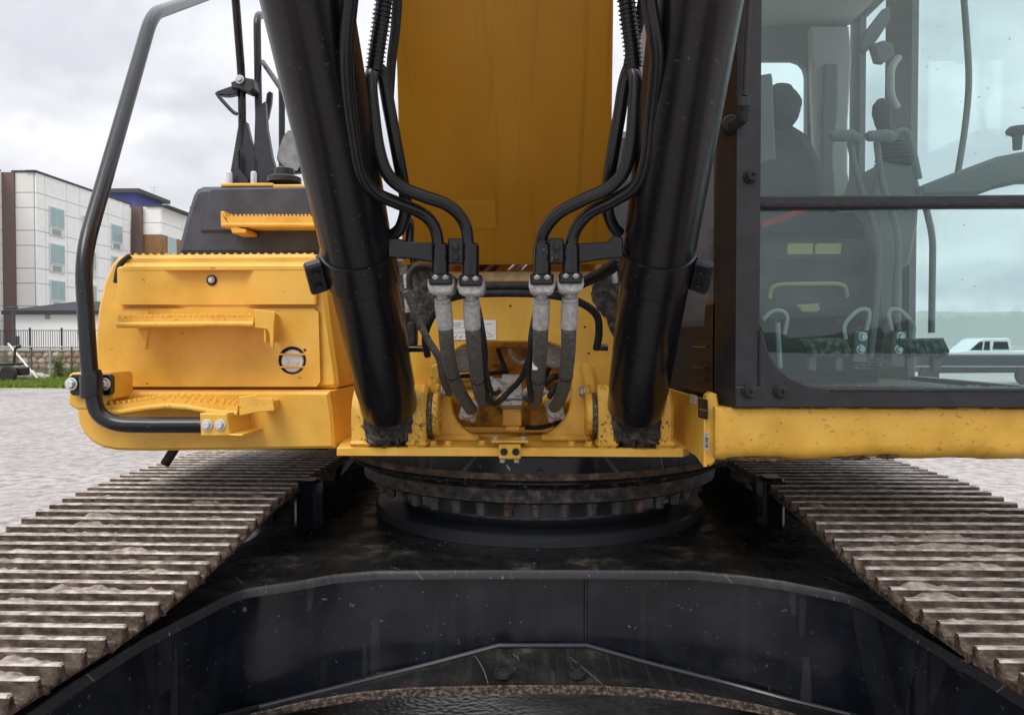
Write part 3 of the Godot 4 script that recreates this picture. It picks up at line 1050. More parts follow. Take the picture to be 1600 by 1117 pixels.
	# front manifold with two ports
	b = MB.new()
	pbox(b, 779, 694, 814, 718, 2.432, 0.05, 0.005)
	make("port_block", b, M.yellow, pf)
	for px in [787.5, 806.0]:
		b = MB.new()
		b.lathe([Vector2(0.0115, -0.004), Vector2(0.0125, 0.001), Vector2(0.0115, 0.004), Vector2(0.006, 0.004), Vector2(0.005, 0.002), Vector2(0.0035, 0.002), Vector2(0.003, 0.006), Vector2(0, 0.007)], axis_to(Vector3(0, 0, 1), pt(px, 706, 2.431)), 20)
		make("port", b, M.rubber, pf)
	b = MB.new()
	pbox(b, 768, 688, 825, 692, 2.43, 0.09, 0.001)
	make("port_bracket", b, M.yellow, pf)
	for px in [774.0, 818.0]:
		bolt(pt(px, 687, 2.46), Vector3.UP, 0.0095, M.cast, pf)
	for px in [785.0, 807.0]:
		b = MB.new()
		b.lathe([Vector2(0, -0.012), Vector2(0.008, -0.012), Vector2(0.009, -0.01), Vector2(0.009, 0.0)], Transform3D(Basis.IDENTITY, pt(px, 717, 2.45)), 8)
		make("port_nut", b, M.cast, pf)
	# painted bolts in the base plate
	for px in [676.0, 700.0, 753.0, 823.0, 893.0, 921.0]:
		bolt(Vector3(X(px, 2.5), top + 0.001, -2.5 - (0.02 if px > 720 and px < 860 else 0.0)), Vector3.UP, 0.0135, M.yellow, pf)
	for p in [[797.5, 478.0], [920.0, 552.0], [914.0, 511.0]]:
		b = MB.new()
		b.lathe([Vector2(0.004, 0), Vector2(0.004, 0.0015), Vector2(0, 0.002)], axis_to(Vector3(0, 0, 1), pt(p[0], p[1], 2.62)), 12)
		make("small_hole_shade", b, M.rubber, pf)  # dark discs painted on for the shade inside little holes

	# lugs that hold the cylinder feet
	for s in [-1.0, 1.0]:
		var cx: float = CYL_L if s < 0 else CYL_R
		for side in [-1.0, 1.0]:
			# side > 0 is towards the boom
			var inner: bool = side * s < 0
			var x0: float = cx + side * 0.066
			var x1: float = cx + side * 0.124
			b = MB.new()
			var prof := [[2.47, top]]
			var cy := 1.40; var cd := 2.555; var rr := 0.105
			for k in 15:
				var a := PI * 1.02 - PI * 1.0 * k / 14.0
				prof.append([cd + rr * -cos(PI - a) , cy + rr * sin(a) + 0.0])
			prof.append([2.76, top])
			# front edge is straight down from the round head
			prof[0] = [2.455, top]
			sweep_x(b, prof, minf(x0, x1), maxf(x0, x1), 0.010)
			b.box(Vector3((x0 + x1) / 2, top + 0.012, -2.56), Vector3(0.076, 0.022, 0.23), 0.01)
			make("cylinder_lug", b, M.lug, pf)
		# pin head on the boom side: washer, plate, bolt
		var xi: float = cx - s * 0.124
		var dir := Vector3(-s, 0, 0)
		b = MB.new()
		b.lathe([Vector2(0.082, 0.0), Vector2(0.082, 0.014), Vector2(0.078, 0.017), Vector2(0.05, 0.017)], axis_to(dir, Vector3(xi, 1.395, -2.555)), 36)
		make("pin_washer", b, M.worn, pf)
		b = MB.new()
		b.lathe([Vector2(0.074, 0.016), Vector2(0.074, 0.032), Vector2(0.068, 0.037), Vector2(0.022, 0.037), Vector2(0.02, 0.030), Vector2(0, 0.030)], axis_to(dir, Vector3(xi, 1.400, -2.555)), 36)
		b.box(Vector3(xi - s * 0.026, 1.47, -2.60), Vector3(0.018, 0.07, 0.05), 0.006)
		make("pin_head", b, M.lug, pf)
		bolt(Vector3(xi - s * 0.036, 1.478, -2.605), dir, 0.0165, M.zinc, pf)

	# decals
	var white := MB.new()
	pbox(white, 704, 500, 775, 531, 2.6165, 0.003, 0.0)
	put_flat("decal", pt(704, 500, 2.6165), pt(775, 531, 2.6165), decal_texture(), pf)
	# grease spread over the corners of the bulkhead
	var gn := FastNoiseLite.new(); gn.seed = 4; gn.frequency = 0.05; gn.fractal_octaves = 3
	for p in [[640.0, 470.0, 0.085, 0.12], [664.0, 452.0, 0.06, 0.09], [952.0, 458.0, 0.06, 0.09], [968.0, 490.0, 0.05, 0.09]]:
		b = MB.new()
		b.lump(pt(p[0], p[1], 2.622), Vector3(p[2], p[3], 0.012), gn, 0.28, 18, 34)
		make("grease_patch", b, M.greasy, pf)
	# machinery glimpsed over the top flange
	for p in [[752.0, 418.0, 0.016], [772.0, 419.0, 0.012], [806.0, 419.0, 0.018], [826.0, 419.0, 0.018]]:
		b = MB.new()
		b.tube([pt(p[0] - 9, p[1] + 8, 3.0), pt(p[0] + 8, p[1] - 9, 3.05)], p[2], 10)
		make("hydraulic_fitting", b, M.whitebolt if p[0] > 780 else M.rust, pf)
	b = MB.new()
	pbox(b, 690, 404, 940, 440, 3.1, 0.05, 0.004)
	make("valve_cover", b, M.yellow, pf)


# a thin sheet that carries a computed print
func put_flat(called: String, a: Vector3, c: Vector3, tex: Texture2D, parent: Node3D, right := Vector3.ZERO) -> void:
	var m := StandardMaterial3D.new()
	m.albedo_texture = tex
	m.roughness = 0.45
	var q := ArrayMesh.new()
	var arr := []; arr.resize(Mesh.ARRAY_MAX)
	var tr := Vector3(c.x, a.y, c.z); var bl := Vector3(a.x, c.y, a.z)
	arr[Mesh.ARRAY_VERTEX] = PackedVector3Array([a, tr, c, bl])
	var nn := (bl - a).cross(tr - a).normalized()
	arr[Mesh.ARRAY_NORMAL] = PackedVector3Array([nn, nn, nn, nn])
	arr[Mesh.ARRAY_TEX_UV] = PackedVector2Array([Vector2(0, 0), Vector2(1, 0), Vector2(1, 1), Vector2(0, 1)])
	arr[Mesh.ARRAY_INDEX] = PackedInt32Array([0, 1, 2, 0, 2, 3])
	q.add_surface_from_arrays(Mesh.PRIMITIVE_TRIANGLES, arr)
	put(called, q, m, parent)


func line_on(im: Image, a: Vector2, c: Vector2, col: Color, w := 1) -> void:
	var n := int(maxf(absf(c.x - a.x), absf(c.y - a.y))) + 1
	for k in n + 1:
		var p := a.lerp(c, float(k) / n)
		im.fill_rect(Rect2i(int(p.x) - w / 2, int(p.y) - w / 2, w, w), col)


func decal_texture() -> ImageTexture:
	var im := Image.create(280, 124, false, Image.FORMAT_RGBA8)
	im.fill(Color(0.93, 0.93, 0.92))
	var ink := Color(0.35, 0.36, 0.38)
	for k in 3: im.fill_rect(Rect2i(18, 18 + k * 11, 52 - k * 6, 4), ink)
	line_on(im, Vector2(14, 56), Vector2(92, 50), ink, 2)
	line_on(im, Vector2(92, 50), Vector2(100, 64), ink, 2)
	for k in 5:
		line_on(im, Vector2(14 + k * 22, 76), Vector2(24 + k * 22, 84), ink, 2)
		line_on(im, Vector2(24 + k * 22, 84), Vector2(32 + k * 22, 72), ink, 2)
		line_on(im, Vector2(20 + k * 34, 104), Vector2(26 + k * 34, 112), ink, 3)
		line_on(im, Vector2(26 + k * 34, 112), Vector2(38 + k * 34, 98), ink, 3)
	line_on(im, Vector2(190, 14), Vector2(194, 78), ink, 2)
	line_on(im, Vector2(182, 70), Vector2(262, 100), ink, 2)
	line_on(im, Vector2(194, 50), Vector2(262, 100), ink, 2)
	line_on(im, Vector2(182, 104), Vector2(258, 106), ink, 2)
	im.fill_rect(Rect2i(214, 24, 40, 3), ink)
	return ImageTexture.create_from_image(im)


func plate_texture(kind: int) -> ImageTexture:
	var w := 64; var h := 128
	var im := Image.create(w, h, false, Image.FORMAT_RGBA8)
	var r := RandomNumberGenerator.new(); r.seed = kind
	if kind == 1:
		im.fill(Color(0.10, 0.09, 0.08))
		for k in 6: im.fill_rect(Rect2i(8, 8 + k * 9, 30 + r.randi() % 18, 2), Color(0.45, 0.42, 0.38))
		im.fill_rect(Rect2i(6, 66, 52, 12), Color(0.5, 0.48, 0.44))
		for k in 4: im.fill_rect(Rect2i(8, 88 + k * 9, 24 + r.randi() % 24, 2), Color(0.40, 0.37, 0.33))
	elif kind == 2:
		im.fill(Color(0.90, 0.89, 0.87))
		for k in 3: im.fill_rect(Rect2i(12, 22 + k * 18, 40, 5), Color(0.5, 0.5, 0.5))
		im.fill_rect(Rect2i(26, 86, 14, 14), Color(0.35, 0.3, 0.3))
	else:
		im.fill(Color(0.91, 0.91, 0.90))
		var y := 34
		while y < 112:
			var t := 1 + r.randi() % 4
			im.fill_rect(Rect2i(22, y, 32, t), Color(0.08, 0.08, 0.09))
			y += t + 1 + r.randi() % 3
		im.fill_rect(Rect2i(28, 12, 14, 10), Color(0.4, 0.4, 0.42))
		for k in 7: im.fill_rect(Rect2i(10, 34 + k * 11, 5, 6), Color(0.5, 0.5, 0.52))
	return ImageTexture.create_from_image(im)


# ---------------------------------------------------------------- boom
func build_boom() -> void:
	var bm := group_part("boom", excavator)
	# the belly leans out over the yard; wider at the foot than further up
	var da := 2.56; var db := 1.95
	var xa0 := X(629, da); var xa1 := X(953, da)
	var xb0 := X(618, db); var xb1 := X(957.5, db)
	var ya := Y(413, da); var yb := Y(0, db)
	var sl := (yb - ya) / (da - db)
	var sec := []   # x0, x1, belly point, back point
	sec.append([xa0, xa1, Vector2(da, ya), Vector2(3.15, ya + 0.35)])
	sec.append([xb0, xb1, Vector2(db, yb), Vector2(2.75, yb + 0.75)])
	sec.append([xb0 + 0.005, xb1 - 0.005, Vector2(0.9, yb + sl * 1.0), Vector2(1.5, yb + sl * 1.0 + 0.75)])
	sec.append([xb0 + 0.01, xb1 - 0.01, Vector2(-0.6, yb + sl * 1.0 + 1.0), Vector2(-0.3, yb + sl * 1.0 + 1.8)])
	sec.append([xb0 + 0.02, xb1 - 0.02, Vector2(-3.0, yb + sl * 1.0 + 1.5), Vector2(-3.0, yb + sl * 1.0 + 2.2)])
	var b := MB.new()
	var ring := func(s: Array) -> Array:
		var r := 0.006
		return [Vector3(s[0], s[2].y, -s[2].x - r), Vector3(s[0] + r, s[2].y, -s[2].x), Vector3(s[1] - r, s[2].y, -s[2].x), Vector3(s[1], s[2].y, -s[2].x - r), Vector3(s[1], s[3].y, -s[3].x), Vector3(s[0], s[3].y, -s[3].x)]
	for k in sec.size() - 1:
		var p: Array = ring.call(sec[k]); var q: Array = ring.call(sec[k + 1])
		for i in 6:
			var j := (i + 1) % 6
			b.quad(p[i], p[j], q[j], q[i])
	var e0: Array = ring.call(sec[0])
	b.quad(e0[0], e0[5], e0[4], e0[3])
	var e1: Array = ring.call(sec[-1])
	b.quad(e1[0], e1[3], e1[4], e1[5])
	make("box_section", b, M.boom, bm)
	# patch where a label used to be
	var along := Vector3(0, yb - ya, da - db).normalized()
	var nrm := Vector3(0, -along.z, along.y)
	var u := 0.235
	var c := Vector3(X(745, lerpf(da, db, u)), lerpf(ya, yb, u), -lerpf(da, db, u))
	var lab := MB.new()
	lab.box(c + nrm * 0.0008, Vector3(0.125, 0.105, 0.0016), 0.0004, Basis(Vector3.RIGHT, along, Vector3.RIGHT.cross(along)))
	make("glue_mark", lab, mat(lin(0.57, 0.27, 0.018), 0.3), bm)
	for s in [-1.0, 1.0]:
		var f := MB.new()
		sweep_x(f, [[2.7, 2.1], [2.95, 1.62], [3.15, 1.62], [3.15, 2.5]], UX + s * 0.28 - 0.025, UX + s * 0.28 + 0.025, 0.006)
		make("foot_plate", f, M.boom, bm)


func axis_d(py: float) -> float:
	# distance of the cylinders' axis where it crosses a picture row
	var k := (535.0 - py) / F
	var t := (0.25 + 2.5 * k) / (0.98 + 0.93 * k)
	return 2.5 - 0.93 * t


func build_cylinders() -> void:
	var dir := Vector3(0, 0.98, 0.93).normalized()
	for s in [-1.0, 1.0]:
		var cx: float = CYL_L if s < 0 else CYL_R
		var cy := group_part("boom_cylinder", excavator)
		var foot := Vector3(cx, 1.40, -2.5)
		var t := axis_to(dir, foot)
		var b := MB.new()
		b.lathe([Vector2(0.0, 0.045), Vector2(0.088, 0.045), Vector2(0.0945, 0.054), Vector2(0.0945, 0.14), Vector2(0.0965, 0.145), Vector2(0.0965, 2.6), Vector2(0.105, 2.62), Vector2(0.105, 2.8), Vector2(0.06, 2.82)], t, 56)
		make("barrel", b, M.black, cy)
		b = MB.new()
		b.tube([foot + dir * 2.7, foot + dir * 4.2], 0.06, 24)
		make("rod", b, M.chrome, cy)
		# eye at the foot
		b = MB.new()
		b.lathe([Vector2(0.04, -0.068), Vector2(0.098, -0.068), Vector2(0.103, -0.06), Vector2(0.103, 0.06), Vector2(0.098, 0.068), Vector2(0.04, 0.068)], axis_to(Vector3.RIGHT, Vector3(cx, 1.395, -2.545)), 30)
		b.box(foot + dir * 0.0, Vector3(0.122, 0.17, 0.15), 0.018, Basis(Vector3.RIGHT, dir, Vector3.RIGHT.cross(dir)))
		b.box(Vector3(cx, 1.345, -2.55), Vector3(0.12, 0.09, 0.17), 0.02)
		make("foot_eye", b, M.greasy, cy)
		# caked grease round the foot
		var gn := FastNoiseLite.new(); gn.seed = 9 + int(s); gn.frequency = 0.06; gn.fractal_octaves = 4
		b = MB.new()
		b.lump(Vector3(cx, 1.375, -2.49), Vector3(0.066, 0.09, 0.06), gn, 0.4, 22, 34)
		b.lump(Vector3(cx + s * 0.03, 1.335, -2.475), Vector3(0.05, 0.035, 0.05), gn, 0.6, 14, 22)
		b.lump(Vector3(cx - s * 0.03, 1.44, -2.475), Vector3(0.045, 0.05, 0.05), gn, 0.6, 14, 22)
		b.lump(Vector3(cx, 1.455, -2.435), Vector3(0.082, 0.045, 0.045), gn, 0.5, 16, 26)
		b.lump(Vector3(cx - s * 0.052, 1.40, -2.452), Vector3(0.03, 0.075, 0.02), gn, 0.6, 14, 20)
		b.lump(Vector3(cx + s * 0.055, 1.385, -2.452), Vector3(0.028, 0.07, 0.02), gn, 0.6, 14, 20)
		make("caked_grease", b, M.greasy, cy)
		# clamp band with bolted ears
		var u := 0.0
		var d0 := axis_d(397)
		u = (2.5 - d0) / 0.93 * sqrt(0.98 * 0.98 + 0.93 * 0.93)
		b = MB.new()
		b.lathe([Vector2(0.097, u - 0.085), Vector2(0.1025, u - 0.082), Vector2(0.1035, u - 0.08), Vector2(0.1035, u + 0.018), Vector2(0.1025, u + 0.021), Vector2(0.097, u + 0.022)], t, 56)
		make("clamp_band", b, M.black, cy)
		var c := foot + dir * (u - 0.032)
		b = MB.new()
		var ear := Vector3(cx + s * 0.112, c.y, c.z) + Vector3(0, -0.045, 0.045) * 0.9
		var bs := Basis(Vector3.RIGHT, dir, Vector3.RIGHT.cross(dir)).rotated(dir, -s * 0.5)
		b.box(ear, Vector3(0.05, 0.100, 0.030), 0.006, bs)
		b.box(ear + bs * Vector3(-s * 0.026, 0, -0.02), Vector3(0.02, 0.100, 0.03), 0.006, bs)
		make("clamp_ear", b, M.black, cy)
		bolt(ear + bs * Vector3(0, 0.022, 0.016), bs.z, 0.009, M.black, cy)
		bolt(ear + bs * Vector3(0, -0.022, 0.016), bs.z, 0.009, M.black, cy)


# ---------------------------------------------------------------- tubes and hoses in front of the boom
func build_hoses() -> void:
	var hy := group_part("boom_hose_set", excavator)
	# bracket bars from the clamps to the hose flanges
	for s in [-1.0, 1.0]:
		var b := MB.new()
		if s < 0: plate(b, [[606, 372], [622, 372], [640, 378], [700, 379], [746, 379], [746, 413], [700, 413], [640, 404], [606, 402]], 1.985, 0.022, 0.003)
		else: plate(b, [[974, 372], [962, 366], [948, 378], [900, 380], [836, 380], [836, 413], [890, 413], [940, 405], [974, 402]], 1.985, 0.022, 0.003)
		make("tube_bracket", b, M.black, hy)
		b = MB.new()
		var xs := [700.0, 724.0] if s < 0 else [858.0, 881.0]
		pbox(b, xs[0], 372, xs[1], 412, 1.955, 0.03, 0.003)
		make("tube_clamp", b, M.black, hy)
		for py in [386.0, 402.0]:
			bolt(pt((xs[0] + xs[1]) / 2, py, 1.954), Vector3(0, 0, 1), 0.0095, M.black, hy)
	# rigid black tubes
	var rt := 0.0165
	var tubes := [
		[[684, 440, 1.97], [684, 380, 1.97], [676, 350, 1.955], [655, 331, 1.93], [618, 316, 1.88], [585, 300, 1.83], [563, 268, 1.775], [552, 210, 1.71], [543, 140, 1.635], [541, 75, 1.57], [547, 0, 1.51], [556, -90, 1.44]],
		[[731, 440, 1.97], [731, 380, 1.97], [724, 346, 1.955], [700, 321, 1.925], [660, 306, 1.89], [625, 291, 1.86], [603, 268, 1.83], [590, 228, 1.80], [582, 170, 1.77], [579, 128, 1.76], [586, 106, 1.775], [598, 118, 1.80], [607, 165, 1.83], [620, 235, 1.88], [630, 290, 1.93], [634, 325, 1.95], [626, 355, 1.98], [612, 368, 2.0]],
		[[847, 440, 1.97], [847, 387, 1.97], [850, 362, 1.955], [872, 334, 1.925], [912, 312, 1.89], [952, 293, 1.86], [976, 266, 1.83], [986, 228, 1.80], [991, 180, 1.77], [993, 130, 1.76], [986, 106, 1.775], [977, 126, 1.80], [968, 180, 1.83], [956, 250, 1.88], [949, 300, 1.93], [950, 330, 1.95], [958, 352, 1.98], [968, 364, 2.0]],
		[[892, 440, 1.97], [893, 387, 1.97], [900, 358, 1.955], [922, 332, 1.925], [962, 312, 1.88], [995, 288, 1.83], [1010, 250, 1.775], [1018, 180, 1.70], [1026, 96, 1.60], [1022, 50, 1.555], [1014, 0, 1.52], [1006, -80, 1.46]],
		[[648, 410, 2.03], [640, 380, 2.03], [640, 350, 2.03], [632, 340, 2.03]],
	]
	for k in tubes.size():
		var b := MB.new()
		b.tube(spline(px3(tubes[k]), 8), rt if k < 4 else 0.012, 18)
		make("steel_tube", b, M.black_tube, hy)
	# rear tubes rising beside the boom
	for p in [[[608, 150, 1.86], [612, 90, 1.82], [618, 40, 1.79], [624, -60, 1.74]], [[972, 160, 1.86], [984, 90, 1.80], [1000, 30, 1.76], [1012, -60, 1.72]]]:
		var b := MB.new()
		b.tube(spline(px3(p), 6), 0.012, 14)
		make("steel_tube", b, M.rubber, hy)
	# ribbed sleeves
	for p in [[[585, 108, 1.77], [590, 70, 1.755], [596, 30, 1.74], [604, -30, 1.72]], [[991, 106, 1.77], [988, 70, 1.755], [983, 30, 1.74], [976, -30, 1.72]]]:
		var path := spline(px3(p), 60)
		var rr := []
		var l := 0.0
		for k in path.size():
			if k > 0: l += (path[k] - path[k - 1]).length()
			var ph := fposmod(l / 0.0098, 1.0)
			rr.append(0.0232 if ph < 0.30 else 0.0185)
		var b := MB.new()
		b.tube(path, rr, 16)
		make("ribbed_sleeve", b, M.black_tube, hy)
	# four hoses with flange blocks and crimped ferrules
	var hs := [
		{"x": 688.0, "top": 430.0, "path": [[696, 512, 2.03], [699, 548, 2.12], [705, 578, 2.24], [716, 607, 2.38], [728, 628, 2.50], [736, 640, 2.60]]},
		{"x": 735.0, "top": 432.0, "path": [[738, 512, 2.03], [741, 548, 2.12], [745, 585, 2.26], [749, 612, 2.40], [757, 628, 2.55], [768, 618, 2.68]]},
		{"x": 847.0, "top": 430.0, "path": [[845, 512, 2.03], [844, 548, 2.12], [841, 585, 2.26], [839, 612, 2.40], [836, 628, 2.55], [828, 620, 2.68]]},
		{"x": 892.0, "top": 428.0, "path": [[889, 512, 2.03], [888, 548, 2.12], [885, 580, 2.24], [880, 608, 2.38], [873, 626, 2.50], [866, 636, 2.60]]},
	]
	for h in hs:
		var x: float = h.x; var y: float = h.top
		var d := 1.975
		var b := MB.new()
		b.tube([pt(x, 383, 1.97), pt(x, 384, 1.97), pt(x, y + 4, d)], [0.0225, 0.0235, 0.0235], 20)
		make("tube_end", b, M.black, hy)
		b = MB.new()
		pbox(b, x - 18.5, y - 3, x + 18.5, y + 15, 1.932, 0.068, 0.005)
		make("split_flange", b, M.black, hy)
		for dx in [-8.0, 8.0]:
			bolt(pt(x + dx, y + 3, 1.932), Vector3(0, 0.5, 1), 0.0052, M.cast, hy)
		b = MB.new()
		plate(b, [[x - 21, y + 16], [x - 20, y + 6], [x + 20, y + 6], [x + 21, y + 16], [x + 18, y + 26], [x + 12, y + 30], [x - 12, y + 30], [x - 18, y + 26]], 1.942, 0.085, 0.006)
		make("flange_block", b, M.cast, hy)
		var p0 := pt(x + (h.path[0][0] - x) * 0.25, y + 26, 1.985)
		var p1: Vector3 = pt(h.path[0][0], h.path[0][1], h.path[0][2])
		b = MB.new()
		b.tube([p0, p0.lerp(p1, 0.3)], 0.0155, 18)
		make("hose_neck", b, M.zinc, hy)
		b = MB.new()
		var f := func(t: float) -> Vector3: return p0.lerp(p1, t)
		b.tube([f.call(0.16), f.call(0.18), f.call(0.24), f.call(0.25), f.call(0.28), f.call(0.30), f.call(0.97), f.call(1.0)], [0.017, 0.0215, 0.0225, 0.0195, 0.0195, 0.0232, 0.0232, 0.0215], 22)
		make("crimp_ferrule", b, M.cast, hy)
		b = MB.new()
		var path := spline(px3(h.path), 10)
		path.push_front(p0.lerp(p1, 0.9))
		b.tube(path, 0.0212, 20)
		make("hydraulic_hose", b, M.hose, hy)
		# cable ties
		for k in [int(path.size() * 0.45)]:
			b = MB.new()
			var dirn: Vector3 = (path[k + 1] - path[k]).normalized()
			b.tube([path[k] - dirn * 0.004, path[k] + dirn * 0.004], 0.0228, 20)
			make("cable_tie", b, M.rubber, hy)
	# silver elbow flanges low in the frame
	for p in [[733.0, 641.0, -0.25], [867.0, 641.0, 0.25], [768.0, 606.0, 0.9], [836.0, 612.0, -0.9]]:
		var b := MB.new()
		var c := pt(p[0], p[1], 2.64)
		var bs := Basis(Vector3(0, 0, 1), p[2])
		b.box(c, Vector3(0.062, 0.075, 0.03), 0.012, bs)
		b.tube([c + Vector3(0, 0, 0.012), c + Vector3(0, 0.004, 0.05)], 0.026, 16)
		make("elbow_flange", b, M.cast, hy)
		for e in [Vector3(-0.02, -0.026, 0.015), Vector3(0.02, -0.026, 0.015), Vector3(-0.02, 0.026, 0.015), Vector3(0.02, 0.026, 0.015)]:
			bolt(c + bs * e, Vector3(0, 0, 1), 0.008, M.cast, hy)
	# white tag on a hose
	var tag := MB.new()
	pbox(tag, 832, 563, 840, 578, 2.165, 0.002, 0.0)
	make("hose_tag", tag, M.white, hy)
	# thin black hoses
	var thin := [
		[0.0125, [[700, 452, 2.3], [760, 447, 2.3], [830, 447, 2.3], [905, 452, 2.3]]],
		[0.0125, [[690, 470, 2.34], [730, 460, 2.31], [800, 458, 2.3], [860, 461, 2.31], [905, 472, 2.34], [932, 492, 2.38], [936, 520, 2.42], [932, 545, 2.45]]],
		[0.0115, [[705, 462, 2.30], [684, 482, 2.33], [670, 505, 2.36], [664, 530, 2.40], [668, 556, 2.44]]],
		[0.010, [[640, 452, 2.36], [640, 430, 2.36], [652, 416, 2.36], [680, 420, 2.38], [720, 444, 2.42]]],
		[0.010, [[742, 462, 2.24], [752, 510, 2.2], [757, 550, 2.25], [757, 590, 2.34], [762, 622, 2.44], [775, 630, 2.5], [795, 612, 2.5], [815, 590, 2.45], [826, 560, 2.36], [832, 515, 2.24], [842, 465, 2.24]]],
		[0.0085, [[838, 480, 2.2], [830, 530, 2.18], [826, 590, 2.28], [829, 625, 2.42], [820, 622, 2.6]]],
		[0.0085, [[740, 480, 2.2], [751, 530, 2.18], [757, 570, 2.24], [768, 612, 2.4], [780, 612, 2.6]]],
		[0.012, [[634, 455, 2.30], [650, 490, 2.32], [668, 530, 2.34], [686, 560, 2.36], [692, 590, 2.42], [702, 615, 2.55]]],
		[0.010, [[905, 440, 2.30], [935, 425, 2.25], [965, 405, 2.2]]],
		[0.010, [[905, 448, 2.32], [940, 432, 2.27], [968, 416, 2.22]]],
		[0.009, [[720, 588, 2.78], [750, 586, 2.8], [790, 580, 2.82]]],
		[0.009, [[778, 545, 2.9], [785, 565, 2.88], [792, 582, 2.85]]],
		[0.010, [[850, 595, 2.75], [858, 575, 2.78], [872, 565, 2.82]]],
		[0.012, [[852, 600, 2.74], [862, 590, 2.72], [876, 588, 2.76]]],
		[0.012, [[858, 622, 2.72], [866, 606, 2.72], [874, 602, 2.78]]],
		[0.009, [[820, 668, 2.8], [850, 667, 2.8], [880, 655, 2.82]]],
	]
	for t in thin:
		var b := MB.new()
		b.tube(spline(px3(t[1]), 8), t[0], 12)
		make("thin_hose", b, M.hose if t[1][0][0] == 634 else M.rubber, hy)
	var b2 := MB.new()
	b2.tube(spline(px3([[796, 546, 2.8], [802, 560, 2.78], [812, 567, 2.76], [826, 563, 2.76]]), 6), 0.008, 12)
	make("banjo_fitting", b2, M.zinc, hy)
	for p in [[[762, 597, 2.76], [798, 596, 2.76]]]:
		var b := MB.new()
		b.tube(px3(p), 0.013, 14)
		make("sleeve_fitting", b, M.cast, hy)
	# fittings at the sides
	for p in [[[640, 545, 2.45], [668, 545, 2.45]], [[928, 543, 2.45], [950, 543, 2.45]]]:
		var b := MB.new()
		b.tube(px3(p), 0.011, 12)
		make("side_fitting", b, M.black, hy)
	for p in [[634.0, 440.0], [636.0, 478.0], [960.0, 432.0]]:
		var b := MB.new()
		b.tube([pt(p[0], p[1] - 12, 2.42), pt(p[0] + 2, p[1] + 10, 2.42)], 0.010, 10)
		make("grease_fitting", b, M.zinc, hy)
	for p in [[640.0, 520.0, 0.03], [628.0, 500.0, 0.025]]:
		var b := MB.new()
		pbox(b, p[0] - 8, p[1] - 18, p[0] + 10, p[1] + 22, 2.46, 0.05, 0.008)
		make("sensor_block", b, M.rubber, hy)


# ---------------------------------------------------------------- step box on the boom's far side from the cab
func circle_px(cx: float, cy: float, r: float, a0: float, a1: float, n: int) -> Array:
	var out := []
	for k in n + 1:
		var a := a0 + (a1 - a0) * k / n
		out.append([cx + r * cos(a), cy + r * sin(a)])
	return out


func serrated_step(sb: Node3D, path: Array, d: float, depth: float, drop: float) -> void:
	# a tread bar: its front edge follows path (px), a row of teeth stands on top
	var b := MB.new()
	for k in path.size() - 1:
		var a: Array = path[k]; var c: Array = path[k + 1]
		var p0 := pt(a[0], a[1], d); var p1 := pt(c[0], c[1], d)
		var dn := Vector3(0, -drop * d / F, 0); var bk := Vector3(0, 0.004, -depth)
		b.quad(p0 + dn, p1 + dn, p1, p0)
		b.quad(p0, p1, p1 + bk, p0 + bk)
		b.quad(p0 + dn + bk, p1 + dn + bk, p1 + dn, p0 + dn)
		if k == 0: b.quad(p0 + dn + bk, p0 + dn, p0, p0 + bk)
		if k == path.size() - 2: b.quad(p1 + dn, p1 + dn + bk, p1 + bk, p1)
	# lip under the front edge
	for k in path.size() - 1:
		var p0 := pt(path[k][0], path[k][1] + drop * 0.8, d - 0.008); var p1 := pt(path[k + 1][0], path[k + 1][1] + drop * 0.8, d - 0.008)
		b.tube([p0, p1], 0.010, 8)
	make("step_tread", b, M.tread, sb, 50)
	var t := MB.new()
	for k in path.size() - 1:
		var p0 := pt(path[k][0], path[k][1], d); var p1 := pt(path[k + 1][0], path[k + 1][1], d)
		var n := int((p1 - p0).length() / 0.018)
		for i in n:
			for row in 3:
				var p := p0.lerp(p1, (i + 0.5 * (row % 2)) / n) + Vector3(0, 0.003, -0.012 - row * depth * 0.36)
				t.box(p + Vector3(0, 0.003, 0), Vector3(0.010, 0.012, 0.006), 0.002, Basis(Vector3(0, 0, 1), 0.5))
	make("step_teeth", t, M.tread, sb)


